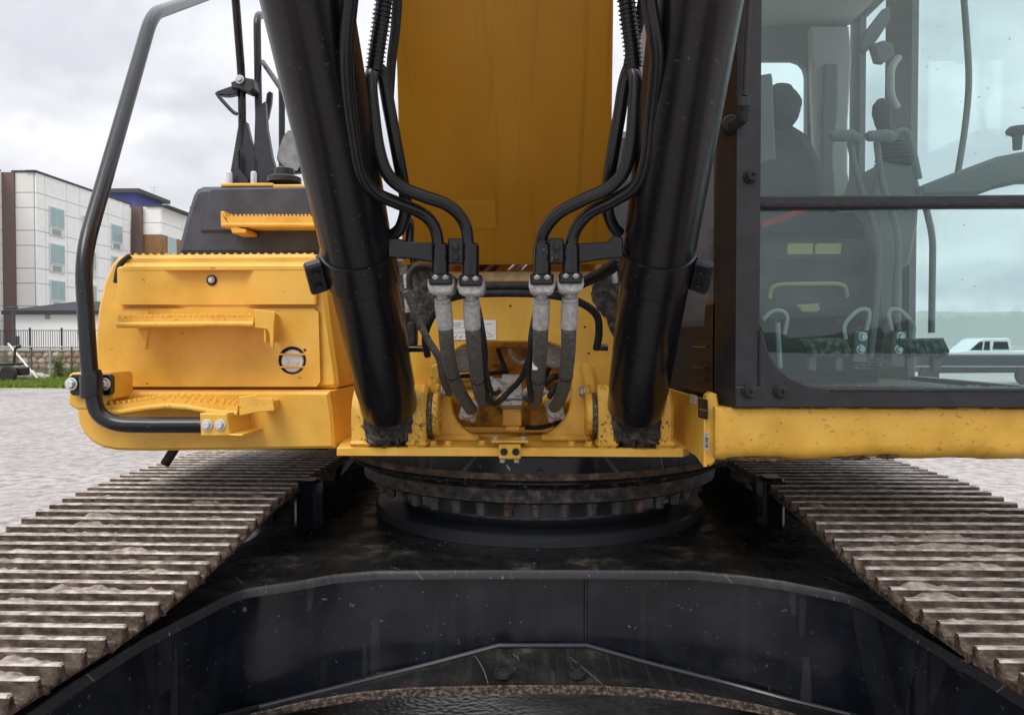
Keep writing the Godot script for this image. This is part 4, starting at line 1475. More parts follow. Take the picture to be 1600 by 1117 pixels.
func build_storage() -> void:
	var sb := group_part("step_box", excavator, "yellow step box with treads, lid and round work light")
	var D0 := 2.6
	# main body
	var b := MB.new()
	plate(b, [[152, 607], [148, 585], [146, 555], [147, 520], [151, 480], [160, 440], [172, 412], [181, 402], [192, 398], [484, 396], [494, 399], [500, 408], [508, 450], [517, 520], [525, 575], [528, 600], [524, 607]], D0 + 0.02, 0.85, 0.014)
	make("box_body", b, M.yellow, sb)
	# dark strip drawn for the shade in the gap between lid and body
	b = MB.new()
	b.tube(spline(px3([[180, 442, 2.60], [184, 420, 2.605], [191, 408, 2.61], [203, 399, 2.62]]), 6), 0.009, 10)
	make("lid_gap_shade", b, M.rubber, sb)
	# door panel below, cut for the lamp; two halves that meet behind the tread bracket
	b = MB.new()
	var h1 := [[164, 604], [162, 560], [164, 482], [456, 482]] + circle_px(456, 563, 22, -PI / 2, -PI * 1.5, 20) + [[456, 604]]
	var h2 := [[456, 482], [490, 482], [497, 488], [500, 596], [494, 604], [456, 604]] + circle_px(456, 563, 22, PI / 2, -PI / 2, 20)
	plate(b, h1, D0, 0.019, 0.0)
	plate(b, h2, D0, 0.019, 0.0)
	make("front_panel", b, M.yellow, sb, 30)
	# lamp in its hole; a dark cup stands for the shade of the recess
	b = MB.new()
	b.lathe([Vector2(0.0485, 0.0), Vector2(0.0485, 0.012), Vector2(0.0455, 0.012), Vector2(0.043, 0.003), Vector2(0, 0.002)], axis_to(Vector3(0, 0, 1), pt(456, 563, D0 + 0.0185)), 30)
	make("lamp_recess_shade", b, M.rubber, sb)
	b = MB.new()
	b.lathe([Vector2(0.041, 0.0), Vector2(0.041, 0.006), Vector2(0.037, 0.010), Vector2(0, 0.011)], axis_to(Vector3(0, 0, 1), pt(458, 564, D0 + 0.018)), 30)
	b.lathe([Vector2(0.008, 0.010), Vector2(0.006, 0.014), Vector2(0, 0.0155)], axis_to(Vector3(0, 0, 1), pt(450, 565, D0 + 0.018)), 14)
	b.lathe([Vector2(0.008, 0.010), Vector2(0.006, 0.014), Vector2(0, 0.0155)], axis_to(Vector3(0, 0, 1), pt(465, 565, D0 + 0.018)), 14)
	make("work_light", b, M.lens, sb)
	for py in [553.5, 573.5]:
		b = MB.new()
		pbox(b, 433, py - 1.5, 479, py + 1.5, D0 - 0.001, 0.012, 0.001)
		make("lamp_bar", b, M.yellow, sb)
	# lid with a recessed middle, and its dimpled tread top
	b = MB.new()
	var dl := 2.585
	sweep_y(b, [[X(182, dl), dl + 0.006], [X(186, dl), dl], [X(258, dl), dl], [X(280, dl), dl + 0.030], [X(380, dl), dl + 0.030], [X(397, dl), dl], [X(489, dl), dl], [X(493, dl), dl + 0.006], [X(493, dl), dl + 0.08], [X(182, dl), dl + 0.08]], Y(475, dl), Y(414, dl), 0.008)
	make("lid", b, M.yellow, sb)
	b = MB.new()
	var yA := Y(415, 2.585); var yB := Y(397, 2.72)
	sweep_x(b, [[2.583, yA - 0.012], [2.583, yA], [2.60, yA + 0.012], [2.72, yB], [2.78, yB + 0.004], [2.95, yB + 0.004], [2.95, yB - 0.05], [2.7, yA - 0.012]], X(196, 2.6), X(490, 2.6), 0.006)
	make("lid_top", b, M.yellow, sb, 30)
	b = MB.new()
	var tn := Vector3(0, 0.12, yB - yA - 0.012).normalized()
	for row in 2:
		for k in 24:
			var u := (k + 0.5 + 0.5 * row) / 25.0
			var px := lerpf(204, 484, u)
			var t := 0.40 + row * 0.45
			var dd := lerpf(2.60, 2.72, t)
			var p := Vector3(X(px, dd), lerpf(yA + 0.012, yB, t), -dd)
			b.lathe([Vector2(0.0085, -0.002), Vector2(0.0075, 0.004), Vector2(0.004, 0.006), Vector2(0.003, 0.003), Vector2(0, 0.003)], axis_to(Vector3(0, 0.9, 0.35), p), 9)
	for k in 25:
		b.lathe([Vector2(0.008, -0.002), Vector2(0.006, 0.007), Vector2(0, 0.009)], Transform3D(Basis.IDENTITY, Vector3(lerpf(X(200, 2.74), X(488, 2.74), k / 24.0), yB + 0.002, -2.745)), 8)
	make("tread_dimples", b, M.yellow, sb)
	b = MB.new()
	b.lathe([Vector2(0.019, 0), Vector2(0.0185, 0.004), Vector2(0.0165, 0.005), Vector2(0.013, 0.002), Vector2(0, 0.001)], axis_to(Vector3(0, 0, 1), pt(330.5, 438, 2.6145)), 24)
	make("lock_hole_shade", b, M.rubber, sb)  # dark ring put in for the shade within the lock hole
	bolt(pt(329.5, 437, 2.614), Vector3(0, 0, 1), 0.0085, M.whitebolt, sb)
	# upper step
	serrated_step(sb, [[183, 497], [250, 496], [320, 495], [396, 495]], 2.47, 0.12, 14.0)
	b = MB.new()
	plate(b, [[186, 494], [187, 485], [231, 486], [233, 492]], 2.585, 0.004, 0.0)
	make("step_back", b, M.yellow, sb)
	b = MB.new()
	plate(b, [[397, 483], [430, 487], [428, 505], [427, 530], [426, 546], [422, 540], [420, 520], [416, 514], [397, 512]], 2.46, 0.006, 0.002)
	b.box(Vector3(X(424, 2.53), Y(512, 2.53), -2.53), Vector3(0.006, 0.10, 0.13), 0.001)
	make("step_bracket", b, M.yellow, sb)
	b = MB.new()
	plate(b, [[214, 513], [232, 513], [228, 530], [226, 546], [221, 546], [220, 528]], 2.49, 0.02, 0.002)
	make("step_bracket", b, M.yellow, sb)
	# small vent mark on the side wall
	b = MB.new()
	b.lathe([Vector2(0.006, 0), Vector2(0, 0.001)], axis_to(Vector3(0, 0, 1), pt(476, 547, D0 - 0.0005)), 10)
	make("rust_spot", b, M.rust, sb)

	# lower box, rounded at its outer bottom corner
	var lb := group_part("lower_box", excavator)
	b = MB.new()
	plate(b, [[119, 612], [118, 645], [121, 662], [129, 678], [142, 691], [160, 700], [182, 704], [230, 705], [522, 701], [520, 660], [514, 612]], 2.5, 0.9, 0.010)
	make("box_body", b, M.yellow, lb)
	serrated_step(lb, [[151, 634], [190, 632], [225, 626], [258, 622], [290, 624], [320, 629], [345, 633], [371, 634]], 2.39, 0.11, 15.0)
	b = MB.new()
	plate(b, [[150, 634], [151, 622], [190, 619], [192, 628]], 2.49, 0.004, 0.0)
	make("step_back", b, M.yellow, lb)
	b = MB.new()
	plate(b, [[373, 620], [400, 617], [404, 622], [426, 622], [428, 642], [400, 644], [373, 650]], 2.38, 0.006, 0.002)
	b.box(Vector3(X(415, 2.44), Y(634, 2.44), -2.446), Vector3(0.05, 0.030, 0.12), 0.002)
	make("step_bracket", b, M.tread, lb)
	b = MB.new()
	plate(b, [[311, 646], [354, 646], [358, 678], [378, 679], [378, 682], [313, 682]], 2.322, 0.18, 0.004)
	make("rail_bracket", b, M.yellow, lb)
	for px in [323.0, 343.5]: bolt(pt(px, 664, 2.321), Vector3(0, 0, 1), 0.0125, M.whitebolt, lb)
	# clamp plate at the outer edge
	b = MB.new()
	plate(b, [[106, 586], [112, 582], [172, 582], [176, 588], [176, 622], [150, 640], [118, 640], [106, 632]], 2.40, 0.12, 0.006)
	make("clamp_plate", b, M.yellow, lb)
	# black drain hose under the box
	b = MB.new()
	b.tube([pt(273, 700, 2.6), pt(257, 725, 2.6)], 0.0165, 16)
	make("drain_hose", b, M.rubber, lb)
	b = MB.new()
	b.box(Vector3(-1.05, 1.30, -2.95), Vector3(0.7, 0.05, 0.8), 0.01)
	make("under_tray", b, M.under, lb)

	# dark tank cowl behind the box
	var tk := group_part("tank_cowl", excavator, "slate grey tank cowl behind the step box")
	b = MB.new()
	plate(b, [[272, 400], [284, 350], [298, 304], [304, 294], [314, 290], [520, 287], [520, 400]], 3.6, 0.9, 0.03)
	make("cowl_body", b, M.slate, tk)
	b = MB.new()
	plate(b, [[312, 362], [316, 330], [324, 298], [330, 293], [520, 291], [520, 318], [520, 362]], 3.585, 0.02, 0.01)
	make("cowl_panel", b, M.slate, tk)
	serrated_step(tk, [[346, 338], [380, 338], [440, 338], [506, 338]], 3.46, 0.13, 17.0)
	b = MB.new()
	plate(b, [[344, 330], [350, 330], [352, 342], [374, 356], [384, 358], [384, 364], [362, 364], [358, 352], [344, 348]], 3.45, 0.14, 0.003)
	make("step_bracket", b, M.yellow, tk)
	b = MB.new()
	pbox(b, 344, 286, 426, 291, 3.62, 0.5, 0.004)
	pbox(b, 426, 288, 500, 294, 3.60, 0.5, 0.004)
	make("walkway_edge", b, M.yellow, tk)
	b = MB.new()
	var fc := pt(444, 286, 3.8)
	b.lathe([Vector2(0.085, 0), Vector2(0.085, 0.025), Vector2(0.08, 0.03), Vector2(0.05, 0.032), Vector2(0.05, 0.07), Vector2(0.045, 0.075), Vector2(0, 0.075)], Transform3D(Basis.IDENTITY, fc), 24)
	make("filler_cap", b, M.charcoal, tk)


func build_rails() -> void:
	var r := 0.0255
	var hr := group_part("hand_rail", excavator, "bent black tube grab rail bolted to the step box")
	var b := MB.new()
	# up from the clamp, over and back to the tank
	b.tube(rounded(px3([[318, 664, 2.355], [300, 664, 2.355], [155, 664, 2.34], [140, 600, 2.335], [128, 402, 2.36], [237, 22, 2.95], [366, -22, 4.6], [377, 120, 4.85], [379, 284, 4.9]]), 0.11, 8), r, 18)
	make("rail_tube", b, M.black, hr)
	b = MB.new()
	b.tube([pt(141, 584, 2.335), pt(142, 586, 2.335), pt(142.5, 618, 2.335), pt(143, 620, 2.335)], [0.032, 0.0335, 0.0335, 0.032], 24)
	plate(b, [[108, 588], [112, 585], [168, 585], [172, 589], [172, 614], [168, 618], [112, 618], [108, 614]], 2.375, 0.024, 0.003)
	make("rail_clamp", b, M.black, hr)
	for px in [111.0, 162.0]: bolt(pt(px, 600, 2.372), Vector3(0, 0, 1), 0.0145, M.whitebolt, hr)
	# post feet and second rail on the walkway
	b = MB.new()
	b.tube(rounded(px3([[407, 284, 4.9], [403, 150, 4.9], [401, 22, 4.9], [436, 30, 5.6], [440, 150, 5.7], [440, 260, 5.7]]), 0.09, 8), r * 0.95, 16)
	make("rail_tube", b, M.black, hr)
	b = MB.new()
	b.tube(px3([[410, 97, 5.0], [447, 150, 4.4]]), 0.017, 12)
	make("rail_brace", b, M.charcoal, hr)
	# flared foot plates
	for p in [[[356, 286], [360, 262], [368, 215], [372, 190], [384, 190], [390, 216], [404, 255], [406, 286]], [[394, 288], [398, 170], [413, 158], [416, 200], [424, 245], [432, 272], [433, 288]]]:
		b = MB.new()
		plate(b, p, 4.86, 0.05, 0.006)
		make("rail_foot", b, M.charcoal, hr)
	b = MB.new()
	plate(b, [[366, 234], [372, 233], [372, 262], [386, 280], [386, 286], [360, 286], [361, 280], [367, 272]], 4.80, 0.03, 0.004)
	make("rail_foot", b, M.charcoal, hr)
	for px in [358.0, 396.0]:
		b = MB.new()
		b.tube([pt(px, 290, 4.75), pt(px, 270, 4.75), pt(px, 268, 4.75)], [0.020, 0.020, 0.014], 12)
		make("post_bolt", b, M.whitebolt, hr)
	# latch clamp on the rail
	b = MB.new()
	plate(b, [[360, 128], [378, 120], [395, 123], [397, 138], [388, 144], [372, 138], [361, 137]], 4.78, 0.09, 0.006)
	make("rail_clamp", b, M.charcoal, hr)
	bolt(pt(374, 124, 4.77), Vector3(0, 0, 1), 0.02, M.chrome, hr)
	b = MB.new()
	plate(b, [[337, 142], [360, 134], [372, 134], [370, 146], [354, 149], [342, 148]], 4.8, 0.05, 0.006)
	b.tube(rounded(px3([[338, 145, 4.8], [342, 152, 4.8], [364, 176, 4.8], [370, 178, 4.8]]), 0.05, 5), 0.012, 10)
	make("latch_handle", b, M.charcoal, hr)
	b = MB.new()
	plate(b, [[413, 170], [416, 146], [420, 142], [424, 144], [423, 160], [418, 184], [414, 190]], 5.0, 0.03, 0.004)
	make("strap_end", b, M.charcoal, hr)
	# mirror beside the boom cylinder
	var mi := group_part("mirror", excavator, "dusty rear-view mirror with black rim beside the cylinder")
	var mp := [[431, 246], [434, 230], [441, 212], [449, 203], [457, 203], [468, 212], [474, 235], [472, 258], [466, 269], [456, 270], [440, 260], [433, 252]]
	b = MB.new()
	plate(b, mp, 4.4, 0.05, 0.012)
	make("mirror_shell", b, M.charcoal, mi)
	var inner := []
	for p in mp: inner.append([452.0 + (p[0] - 452.0) * 0.88, 237.0 + (p[1] - 237.0) * 0.92])
	b = MB.new()
	plate(b, inner, 4.392, 0.006, 0.0)
	make("mirror_glass", b, M.mirror, mi)
	b = MB.new()
	b.tube([pt(470, 240, 4.45), pt(500, 250, 4.6), pt(505, 300, 4.6)], 0.015, 10)
	make("mirror_arm", b, M.charcoal, mi)


# ---------------------------------------------------------------- cab
func build_cab() -> void:
	var cb := group_part("cab", excavator, "black framed operator cab with tinted glass")
	var dF := 2.2
	var xl := X(1122, 2.26); var xr := 1.5
	var yf := Y(637, dF)
	var roof := 3.15
	var b := MB.new()
	# yellow side plate and front post below the cab
	var base := group_part("cab_base", excavator, "yellow cab base beam, dented along its lower edge")
	sweep_x(b, [[2.95, Y(604, 2.95)], [2.235, Y(624, 2.235)], [2.235, Y(728, 2.235)], [2.34, Y(714, 2.3)], [2.95, Y(714, 2.42)]], X(1107, 2.235) - 0.012, X(1107, 2.235), 0.002)
	make("side_plate", b, M.yellow, base)
	b = MB.new()
	plate(b, [[1104, 626], [1106, 618], [1113, 613], [1121, 616], [1124, 636], [1124, 700], [1118, 722], [1111, 729], [1106, 726]], 2.225, 0.05, 0.006)
	make("front_post", b, M.yellow, base)
	# base beam: dented sheet with a rolled lower edge
	b = MB.new()
	var dn := FastNoiseLite.new(); dn.seed = 31; dn.frequency = 2.2; dn.fractal_octaves = 3
	var prof := [[2.30, Y(634, dF)], [dF + 0.006, Y(636, dF)], [dF, Y(640, dF)], [dF, Y(660, dF)], [dF, Y(680, dF)], [dF, Y(692, dF)], [dF + 0.002, Y(701, dF)], [dF + 0.012, Y(708, dF)], [dF + 0.03, Y(713, dF)], [dF + 0.055, Y(716, dF)], [dF + 0.10, Y(716, dF + 0.05)], [2.6, Y(714, 2.3)]]
	var nx := 150
	var x0 := X(1119, dF); var x1 := 1.75
	var rows := []
	for i in nx + 1:
		var u := float(i) / nx
		var x := lerpf(x0, x1, u)
		var row := PackedVector3Array()
		for j in prof.size():
			var low := clampf((j - 4) / 3.0, 0.0, 1.0)
			var w := dn.get_noise_2d(x * 1.6, 3.0)
			var s := dn.get_noise_2d(x * 5.0, j * 0.35 + 9.0)
			var y: float = prof[j][1] + low * (0.006 * w + 0.0015 * s) - low * 0.008 + low * 0.006 * smoothstep(0.0, 0.5, u)
			var dd: float = prof[j][0] + low * (0.010 * w + 0.003 * s) + 0.0015 * s
			if i == 0: dd += 0.004
			row.append(Vector3(x, y, -dd))
		rows.append(row)
	for i in nx:
		for j in prof.size() - 1:
			b.quad(rows[i][j], rows[i][j + 1], rows[i + 1][j + 1], rows[i + 1][j])
	make("base_beam", b, M.tread, base, 50)
	b = MB.new()
	b.box(Vector3(1.05, Y(716, 2.3) + 0.05, -2.9), Vector3(1.0, 0.06, 1.1), 0.01)
	make("base_floor", b, M.under, base)
	# scraped rust along the lower edge
	var rs := FastNoiseLite.new(); rs.seed = 6; rs.frequency = 0.08; rs.fractal_octaves = 3
	for p in [[1150.0, 716.0, 0.03], [1172.0, 718.0, 0.045], [1215.0, 719.0, 0.03], [1332.0, 715.0, 0.05], [1388.0, 714.0, 0.03]]:
		b = MB.new()
		b.lump(pt(p[0], p[1], 2.222), Vector3(p[2], 0.005, 0.010), rs, 0.8, 10, 26)
		make("rust_scrape", b, M.rust, base)
	var xs := X(1107, 2.235) - 0.0135
	side_sheet("label_plate", [[1079, 615], [1089, 618], [1089, 631], [1079, 629]], xs, plate_texture(2), base)
	side_sheet("label_plate", [[1091, 621], [1106, 625], [1106, 656], [1091, 652]], xs, plate_texture(1), base)
	side_sheet("label_plate", [[1100, 675], [1108, 677], [1108, 704], [1100, 702]], xs, plate_texture(3), base)

	# front frame
	b = MB.new()
	sweep_y(b, [[xl, 2.32], [xl, 2.27], [X(1150, 2.185), 2.185], [X(1187, 2.185), 2.185], [X(1189, 2.185), 2.20], [X(1189, 2.2), 2.30]], yf + 0.002, roof, 0.004)
	make("front_pillar", b, M.charcoal, cb)
	b = MB.new()
	sweep_y(b, [[xr + 0.07, 2.20], [xr + 0.12, 2.20], [xr + 0.12, 2.28], [xr + 0.07, 2.28]], yf, roof, 0.004)
	make("front_pillar", b, M.charcoal, cb)
	b = MB.new()
	plate(b, [[1150, 637.5], [1150, 604], [1187, 604], [1187, 516], [1192, 520], [1200, 548], [1214, 572], [1234, 590], [1262, 602], [1290, 606], [1680, 606], [1680, 637.5]], 2.175, 0.05, 0.004)
	make("lower_frame", b, M.charcoal, cb)
	b = MB.new()
	pbox(b, 1300, 609, 1700, 613, 2.172, 0.004, 0.001)
	make("frame_seal", b, M.rubber, cb)
	b = MB.new()
	pbox(b, 1186, 306, 1700, 324, 2.185, 0.03, 0.004)
	make("cross_bar", b, M.charcoal, cb)
	b = MB.new()
	pbox(b, 1190, 318, 1700, 321, 2.182, 0.004, 0.001)
	make("bar_seal", b, M.rubber, cb)
	for p in [[1170.0, 612.0, 2.174], [1219.0, 612.0, 2.174], [1173.0, 276.0, 2.184]]:
		b = MB.new()
		b.lathe([Vector2(0.020, 0), Vector2(0.020, 0.006), Vector2(0.016, 0.009), Vector2(0.016, 0.020), Vector2(0.013, 0.023), Vector2(0.006, 0.023), Vector2(0.005, 0.018), Vector2(0, 0.018)], axis_to(Vector3(0, 0, 1), pt(p[0], p[1], p[2])), 22)
		make("rubber_stop", b, M.rubber, cb)
	# windscreens, each a real pane
	b = MB.new()
	pbox(b, 1188, -260, 1660, 308, 2.205, 0.005, 0.0)
	make("window_pane", b, M.glass, cb)
	b = MB.new()
	pbox(b, 1188, 322, 1660, 608, 2.205, 0.005, 0.0)
	make("window_pane", b, M.glass, cb)
	# specks stuck to the panes
	var sp := MB.new()
	for k in 90:
		var q := pt(rng.randf_range(1192, 1600), rng.randf_range(5, 600), 2.2035)
		if q.y > Y(330, 2.2) and q.y < Y(300, 2.2): continue
		var r := rng.randf_range(0.0009, 0.0024)
		sp.lathe([Vector2(r, 0), Vector2(r * 0.7, r * 0.5), Vector2(0, r * 0.6)], axis_to(Vector3(0, 0, 1), q), 6)
	var spo := make("glass_specks", sp, M.mud, cb)
	spo.set_meta("kind", "stuff")
	# wiper
	b = MB.new()
	b.tube(px3([[1172, -20, 2.15], [1164, 150, 2.15]]), 0.008, 8)
	pbox(b, 1158, 150, 1172, 166, 2.14, 0.02, 0.003)
	make("wiper_arm", b, M.charcoal, cb)
	b = MB.new()
	b.tube(px3([[1162, 165, 2.15], [1160, 185, 2.16], [1146, 196, 2.19]]), 0.018, 12)
	b.lathe([Vector2(0.03, -0.03), Vector2(0.03, 0.0), Vector2(0.022, 0.012), Vector2(0, 0.014)], axis_to(Vector3(-0.4, 0, 1), pt(1143, 194, 2.2)), 18)
	make("wiper_motor", b, M.rubber, cb)

	# side towards the boom: frame, lower panel, pane
	b = MB.new()
	sweep_x(b, [[2.30, yf], [2.30, Y(478, 2.45)], [2.42, Y(478, 2.45)], [2.44, Y(510, 2.45)], [2.62, Y(510, 2.62)], [3.5, Y(510, 3.0)], [3.5, yf]], xl, xl + 0.03, 0.004)
	make("side_panel", b, M.black, cb)
	for y in [572.0, 540.0, 590.0]:
		b = MB.new()
		b.box(Vector3(xl - 0.003, Y(y, 2.5), -2.48), Vector3(0.012, 0.012, 0.18), 0.003)
		make("panel_rib", b, M.black, cb)
	b = MB.new()
	b.box(Vector3(xl + 0.015, (Y(505, 2.9) + roof) / 2, -2.9), Vector3(0.005, roof - Y(505, 2.9), 1.15), 0.0)
	make("window_pane", b, M.pane, cb)
	b = MB.new()
	b.box(Vector3(xl + 0.015, (yf + roof) / 2, -3.5), Vector3(0.05, roof - yf, 0.08), 0.01)
	make("corner_post", b, M.interior, cb)
	# roof
	b = MB.new()
	b.box(Vector3((xl + xr + 0.09) / 2, roof + 0.06, -2.85), Vector3(xr + 0.09 - xl, 0.12, 1.45), 0.04)
	make("roof", b, M.charcoal, cb)
	b = MB.new()
	b.box(Vector3((xl + xr) / 2, roof - 0.02, -2.95), Vector3(xr - xl - 0.04, 0.03, 1.1), 0.01)
	make("headliner", b, M.interior_light, cb)
	# rear wall with its window
	b = MB.new()
	var dR := 3.5
	plate(b, [[1000, -60], [1325, -60], [1325, 200], [1262, 200], [1262, 116], [1259, 104], [1252, 96], [1240, 92], [1120, 92], [1120, 200], [1000, 200]], dR, 0.05, 0.006)
	plate(b, [[1000, 200.1], [1120, 200.1], [1120, 318], [1240, 318], [1252, 314], [1260, 306], [1262, 292], [1262, 200.1], [1325, 200.1], [1325, 600], [1000, 600]], dR, 0.05, 0.006)
	make("rear_wall", b, M.interior, cb)
	b = MB.new()
	pbox(b, 1115, 86, 1268, 322, dR + 0.02, 0.005, 0.0)
	make("window_pane", b, M.pane, cb)
	# pale rear corner trim
	b = MB.new()
	plate(b, [[1268, 40], [1328, 40], [1332, 90], [1326, 190], [1326, 270], [1340, 330], [1290, 330], [1276, 270], [1272, 170]], 3.42, 0.05, 0.01)
	make("corner_trim", b, M.interior_light, cb)
	b = MB.new()
	plate(b, [[1290, 100], [1310, 100], [1310, 180], [1302, 240], [1308, 330], [1288, 330], [1286, 180]], 3.40, 0.03, 0.006)
	make("belt_guide", b, M.interior, cb)
	# door side
	b = MB.new()
	sweep_x(b, [[2.98, yf], [2.98, roof], [3.2, roof], [3.2, 2.35], [3.5, 2.35], [3.5, yf]], xr, xr + 0.03, 0.006)
	make("door_pillar", b, M.interior, cb)
	b = MB.new()
	sweep_x(b, [[3.44, 2.35], [3.44, roof], [3.55, roof], [3.55, 2.35]], xr, xr + 0.03, 0.006)
	make("corner_post", b, M.interior, cb)
	b = MB.new()
	sweep_x(b, [[2.3, yf], [2.3, yf + 0.06], [2.98, yf + 0.06], [2.98, yf]], xr + 0.01, xr + 0.06, 0.006)
	make("door_sill", b, M.charcoal, cb)
	b = MB.new()
	b.box(Vector3(xr + 0.035, (yf + roof) / 2, -2.64), Vector3(0.005, roof - yf, 0.70), 0.0)
	make("window_pane", b, M.pane, cb)
	b = MB.new()
	b.box(Vector3(xr + 0.035, (2.35 + roof) / 2, -3.32), Vector3(0.005, roof - 2.35, 0.26), 0.0)
	make("window_pane", b, M.pane, cb)
	# fittings on the door pillar
	b = MB.new()
	b.tube(rounded(px3([[1404, 90, 2.86], [1392, 105, 2.84], [1392, 150, 2.84], [1402, 168, 2.86]]), 0.04, 5), 0.014, 10)
	make("grab_handle", b, M.interior_light, cb)
	b = MB.new()
	plate(b, [[1364, 68], [1382, 62], [1396, 66], [1400, 84], [1384, 96], [1372, 94]], 2.95, 0.04, 0.008)
	plate(b, [[1342, 74], [1352, 50], [1380, 14], [1392, 10], [1392, 30], [1372, 62], [1352, 84]], 3.0, 0.02, 0.004)
	make("sun_visor", b, M.interior, cb)
	# grab rails outside the door glass
	b = MB.new()
	b.tube(spline(px3([[1504, -30, 2.62], [1511, 60, 2.62], [1514, 130, 2.62], [1508, 200, 2.62], [1497, 270, 2.62]]), 6), 0.0105, 10)
	make("door_rail", b, M.interior, cb)
	b = MB.new()
	b.tube(rounded(px3([[1446, 320, 2.85], [1458, 370, 2.85], [1456, 520, 2.85]]), 0.05, 5), 0.012, 10)
	make("door_rail", b, M.interior, cb)

	# seat
	var gn := FastNoiseLite.new(); gn.seed = 3; gn.frequency = 0.02
	b = MB.new()
	b.lump(pt(1219, 166, 3.0), Vector3(0.085, 0.092, 0.06), gn, 0.2, 16, 22)
	make("head_rest", b, M.seat, cb)
	b = MB.new()
	plate(b, [[1150, 400], [1156, 250], [1176, 206], [1200, 190], [1240, 190], [1266, 206], [1288, 250], [1300, 330], [1304, 400]], 2.98, 0.13, 0.04)
	make("backrest", b, M.seat, cb)
	b = MB.new()
	b.box(pt(1236, 372, 2.78), Vector3(0.52, 0.12, 0.48), 0.05)
	make("seat_cushion", b, M.seat, cb)
	b = MB.new()
	plate(b, [[1180, 118], [1206, 114], [1208, 122], [1213, 250], [1182, 258]], 2.6, 0.03, 0.006)
	make("monitor", b, M.interior, cb)
	# seat stand with ridges, cream labels and the lock bar
	b = MB.new()
	sweep_x(b, [[2.62, Y(505, 2.62)], [2.56, Y(480, 2.56)], [2.56, Y(446, 2.56)], [2.60, Y(430, 2.6)], [2.58, Y(412, 2.58)], [2.55, Y(404, 2.55)], [2.56, Y(376, 2.56)], [2.60, Y(356, 2.6)], [2.58, Y(346, 2.58)], [2.62, Y(336, 2.62)], [3.0, Y(336, 2.62)], [3.0, yf], [2.7, yf]], X(1150, 2.6), X(1392, 2.6), 0.008)
	make("seat_stand", b, M.seat, cb, 60)
	for x in [[1229.0, 1271.5], [1272.5, 1315.0]]:
		b = MB.new()
		plate(b, [[x[0], 403], [x[0] + 2, 383], [x[0] + 6, 380], [x[1], 380], [x[1], 403]], 2.552, 0.008, 0.003)
		make("warning_label", b, M.cream, cb)
	b = MB.new()
	b.tube(rounded(px3([[1203, 466, 2.55], [1205, 449, 2.54], [1220, 444, 2.53], [1308, 443, 2.53], [1322, 447, 2.54], [1324, 464, 2.55]]), 0.03, 5), 0.0072, 10)
	make("lock_bar", b, M.cream, cb)
	b = MB.new()
	plate(b, [[1245, 476], [1280, 474], [1282, 484], [1276, 488], [1254, 487]], 2.545, 0.01, 0.003)
	make("lock_lever", b, M.cream, cb)
	b = MB.new()
	b.box(pt(1378, 424, 2.54), Vector3(0.022, 0.05, 0.012), 0.003)
	make("seat_buckle", b, M.chrome, cb)
	b = MB.new()
	b.box(pt(1224, 340, 2.5), Vector3(0.15, 0.02, 0.004), 0.001, Basis(Vector3(0, 0, 1), 0.33))
	make("seat_belt", b, M.red, cb)
	# right console with joystick
	b = MB.new()
	plate(b, [[1352, 330], [1376, 258], [1384, 252], [1432, 258], [1440, 290], [1436, 350], [1424, 412], [1412, 420], [1412, 500], [1372, 500], [1372, 400]], 2.5, 0.25, 0.012)
	make("console", b, M.interior, cb)
	b = MB.new()
	for k in 6:
		var y := 222.0 + k * 6.5
		var c := pt(1392 + k * 1.5, y, 2.55)
		b.lathe([Vector2(0.034 + k * 0.003, -0.012), Vector2(0.046 + k * 0.004, -0.004), Vector2(0.034 + k * 0.003, 0.006)], Transform3D(Basis.IDENTITY, c), 20)
	make("joystick_boot", b, M.seat, cb)
	b = MB.new()
	b.tube(px3([[1392, 226, 2.55], [1384, 206, 2.55], [1380, 192, 2.55], [1378, 176, 2.55], [1377, 163, 2.55], [1376, 155, 2.55]]), [0.018, 0.022, 0.026, 0.031, 0.027, 0.010], 16)
	make("joystick", b, M.seat, cb)
	b = MB.new()
	b.tube(rounded(px3([[1396, 212, 2.45], [1412, 202, 2.45], [1422, 212, 2.45], [1436, 280, 2.45]]), 0.04, 5), 0.011, 10)
	make("wrist_guard", b, M.interior, cb)
	# travel levers with T grips
	for l in [[1318.0, 215.0, -1.0, 1326.0, 1352.0, 1374.0, 1378.0, 1340.0], [1374.0, 215.0, 1.0, 1368.0, 1388.0, 1408.0, 1408.0, 1388.0]]:
		b = MB.new()
		b.tube(spline(px3([[l[3] + 2.0, 222, 2.42], [l[4] - 8, 290, 2.42], [l[5] - 9, 350, 2.41], [l[6] - 4, 395, 2.40], [l[6] - 8, 470, 2.40], [l[7] + 20, 560, 2.40]]), 6), 0.0105, 10)
		make("travel_lever", b, M.interior, cb)
		b = MB.new()
		b.tube(px3([[l[0] - 20 * 1.0, 214, 2.40], [l[0] - 16, 213, 2.40], [l[0] + 12, 212, 2.40], [l[0] + 22, 216, 2.41]]), [0.012, 0.017, 0.020, 0.015], 12)
		make("lever_grip", b, M.interior, cb)
	# pedals
	for p in [[1292.0, 545.0], [1446.0, 545.0]]:
		b = MB.new()
		plate(b, [[p[0] - 40, p[1] - 12], [p[0] - 36, p[1] - 16], [p[0] + 30, p[1] - 17], [p[0] + 40, p[1] + 4], [p[0] + 36, p[1] + 12], [p[0] - 24, p[1] + 13]], 2.34, 0.03, 0.006)
		make("pedal_pad", b, M.padmat, cb)
		b = MB.new()
		for k in 5:
			b.tube(px3([[p[0] - 30 + k * 13.0, p[1] - 13, 2.338], [p[0] - 22 + k * 13.0, p[1] + 9, 2.338]]), 0.004, 6)
		make("pedal_ridges", b, M.padmat, cb)
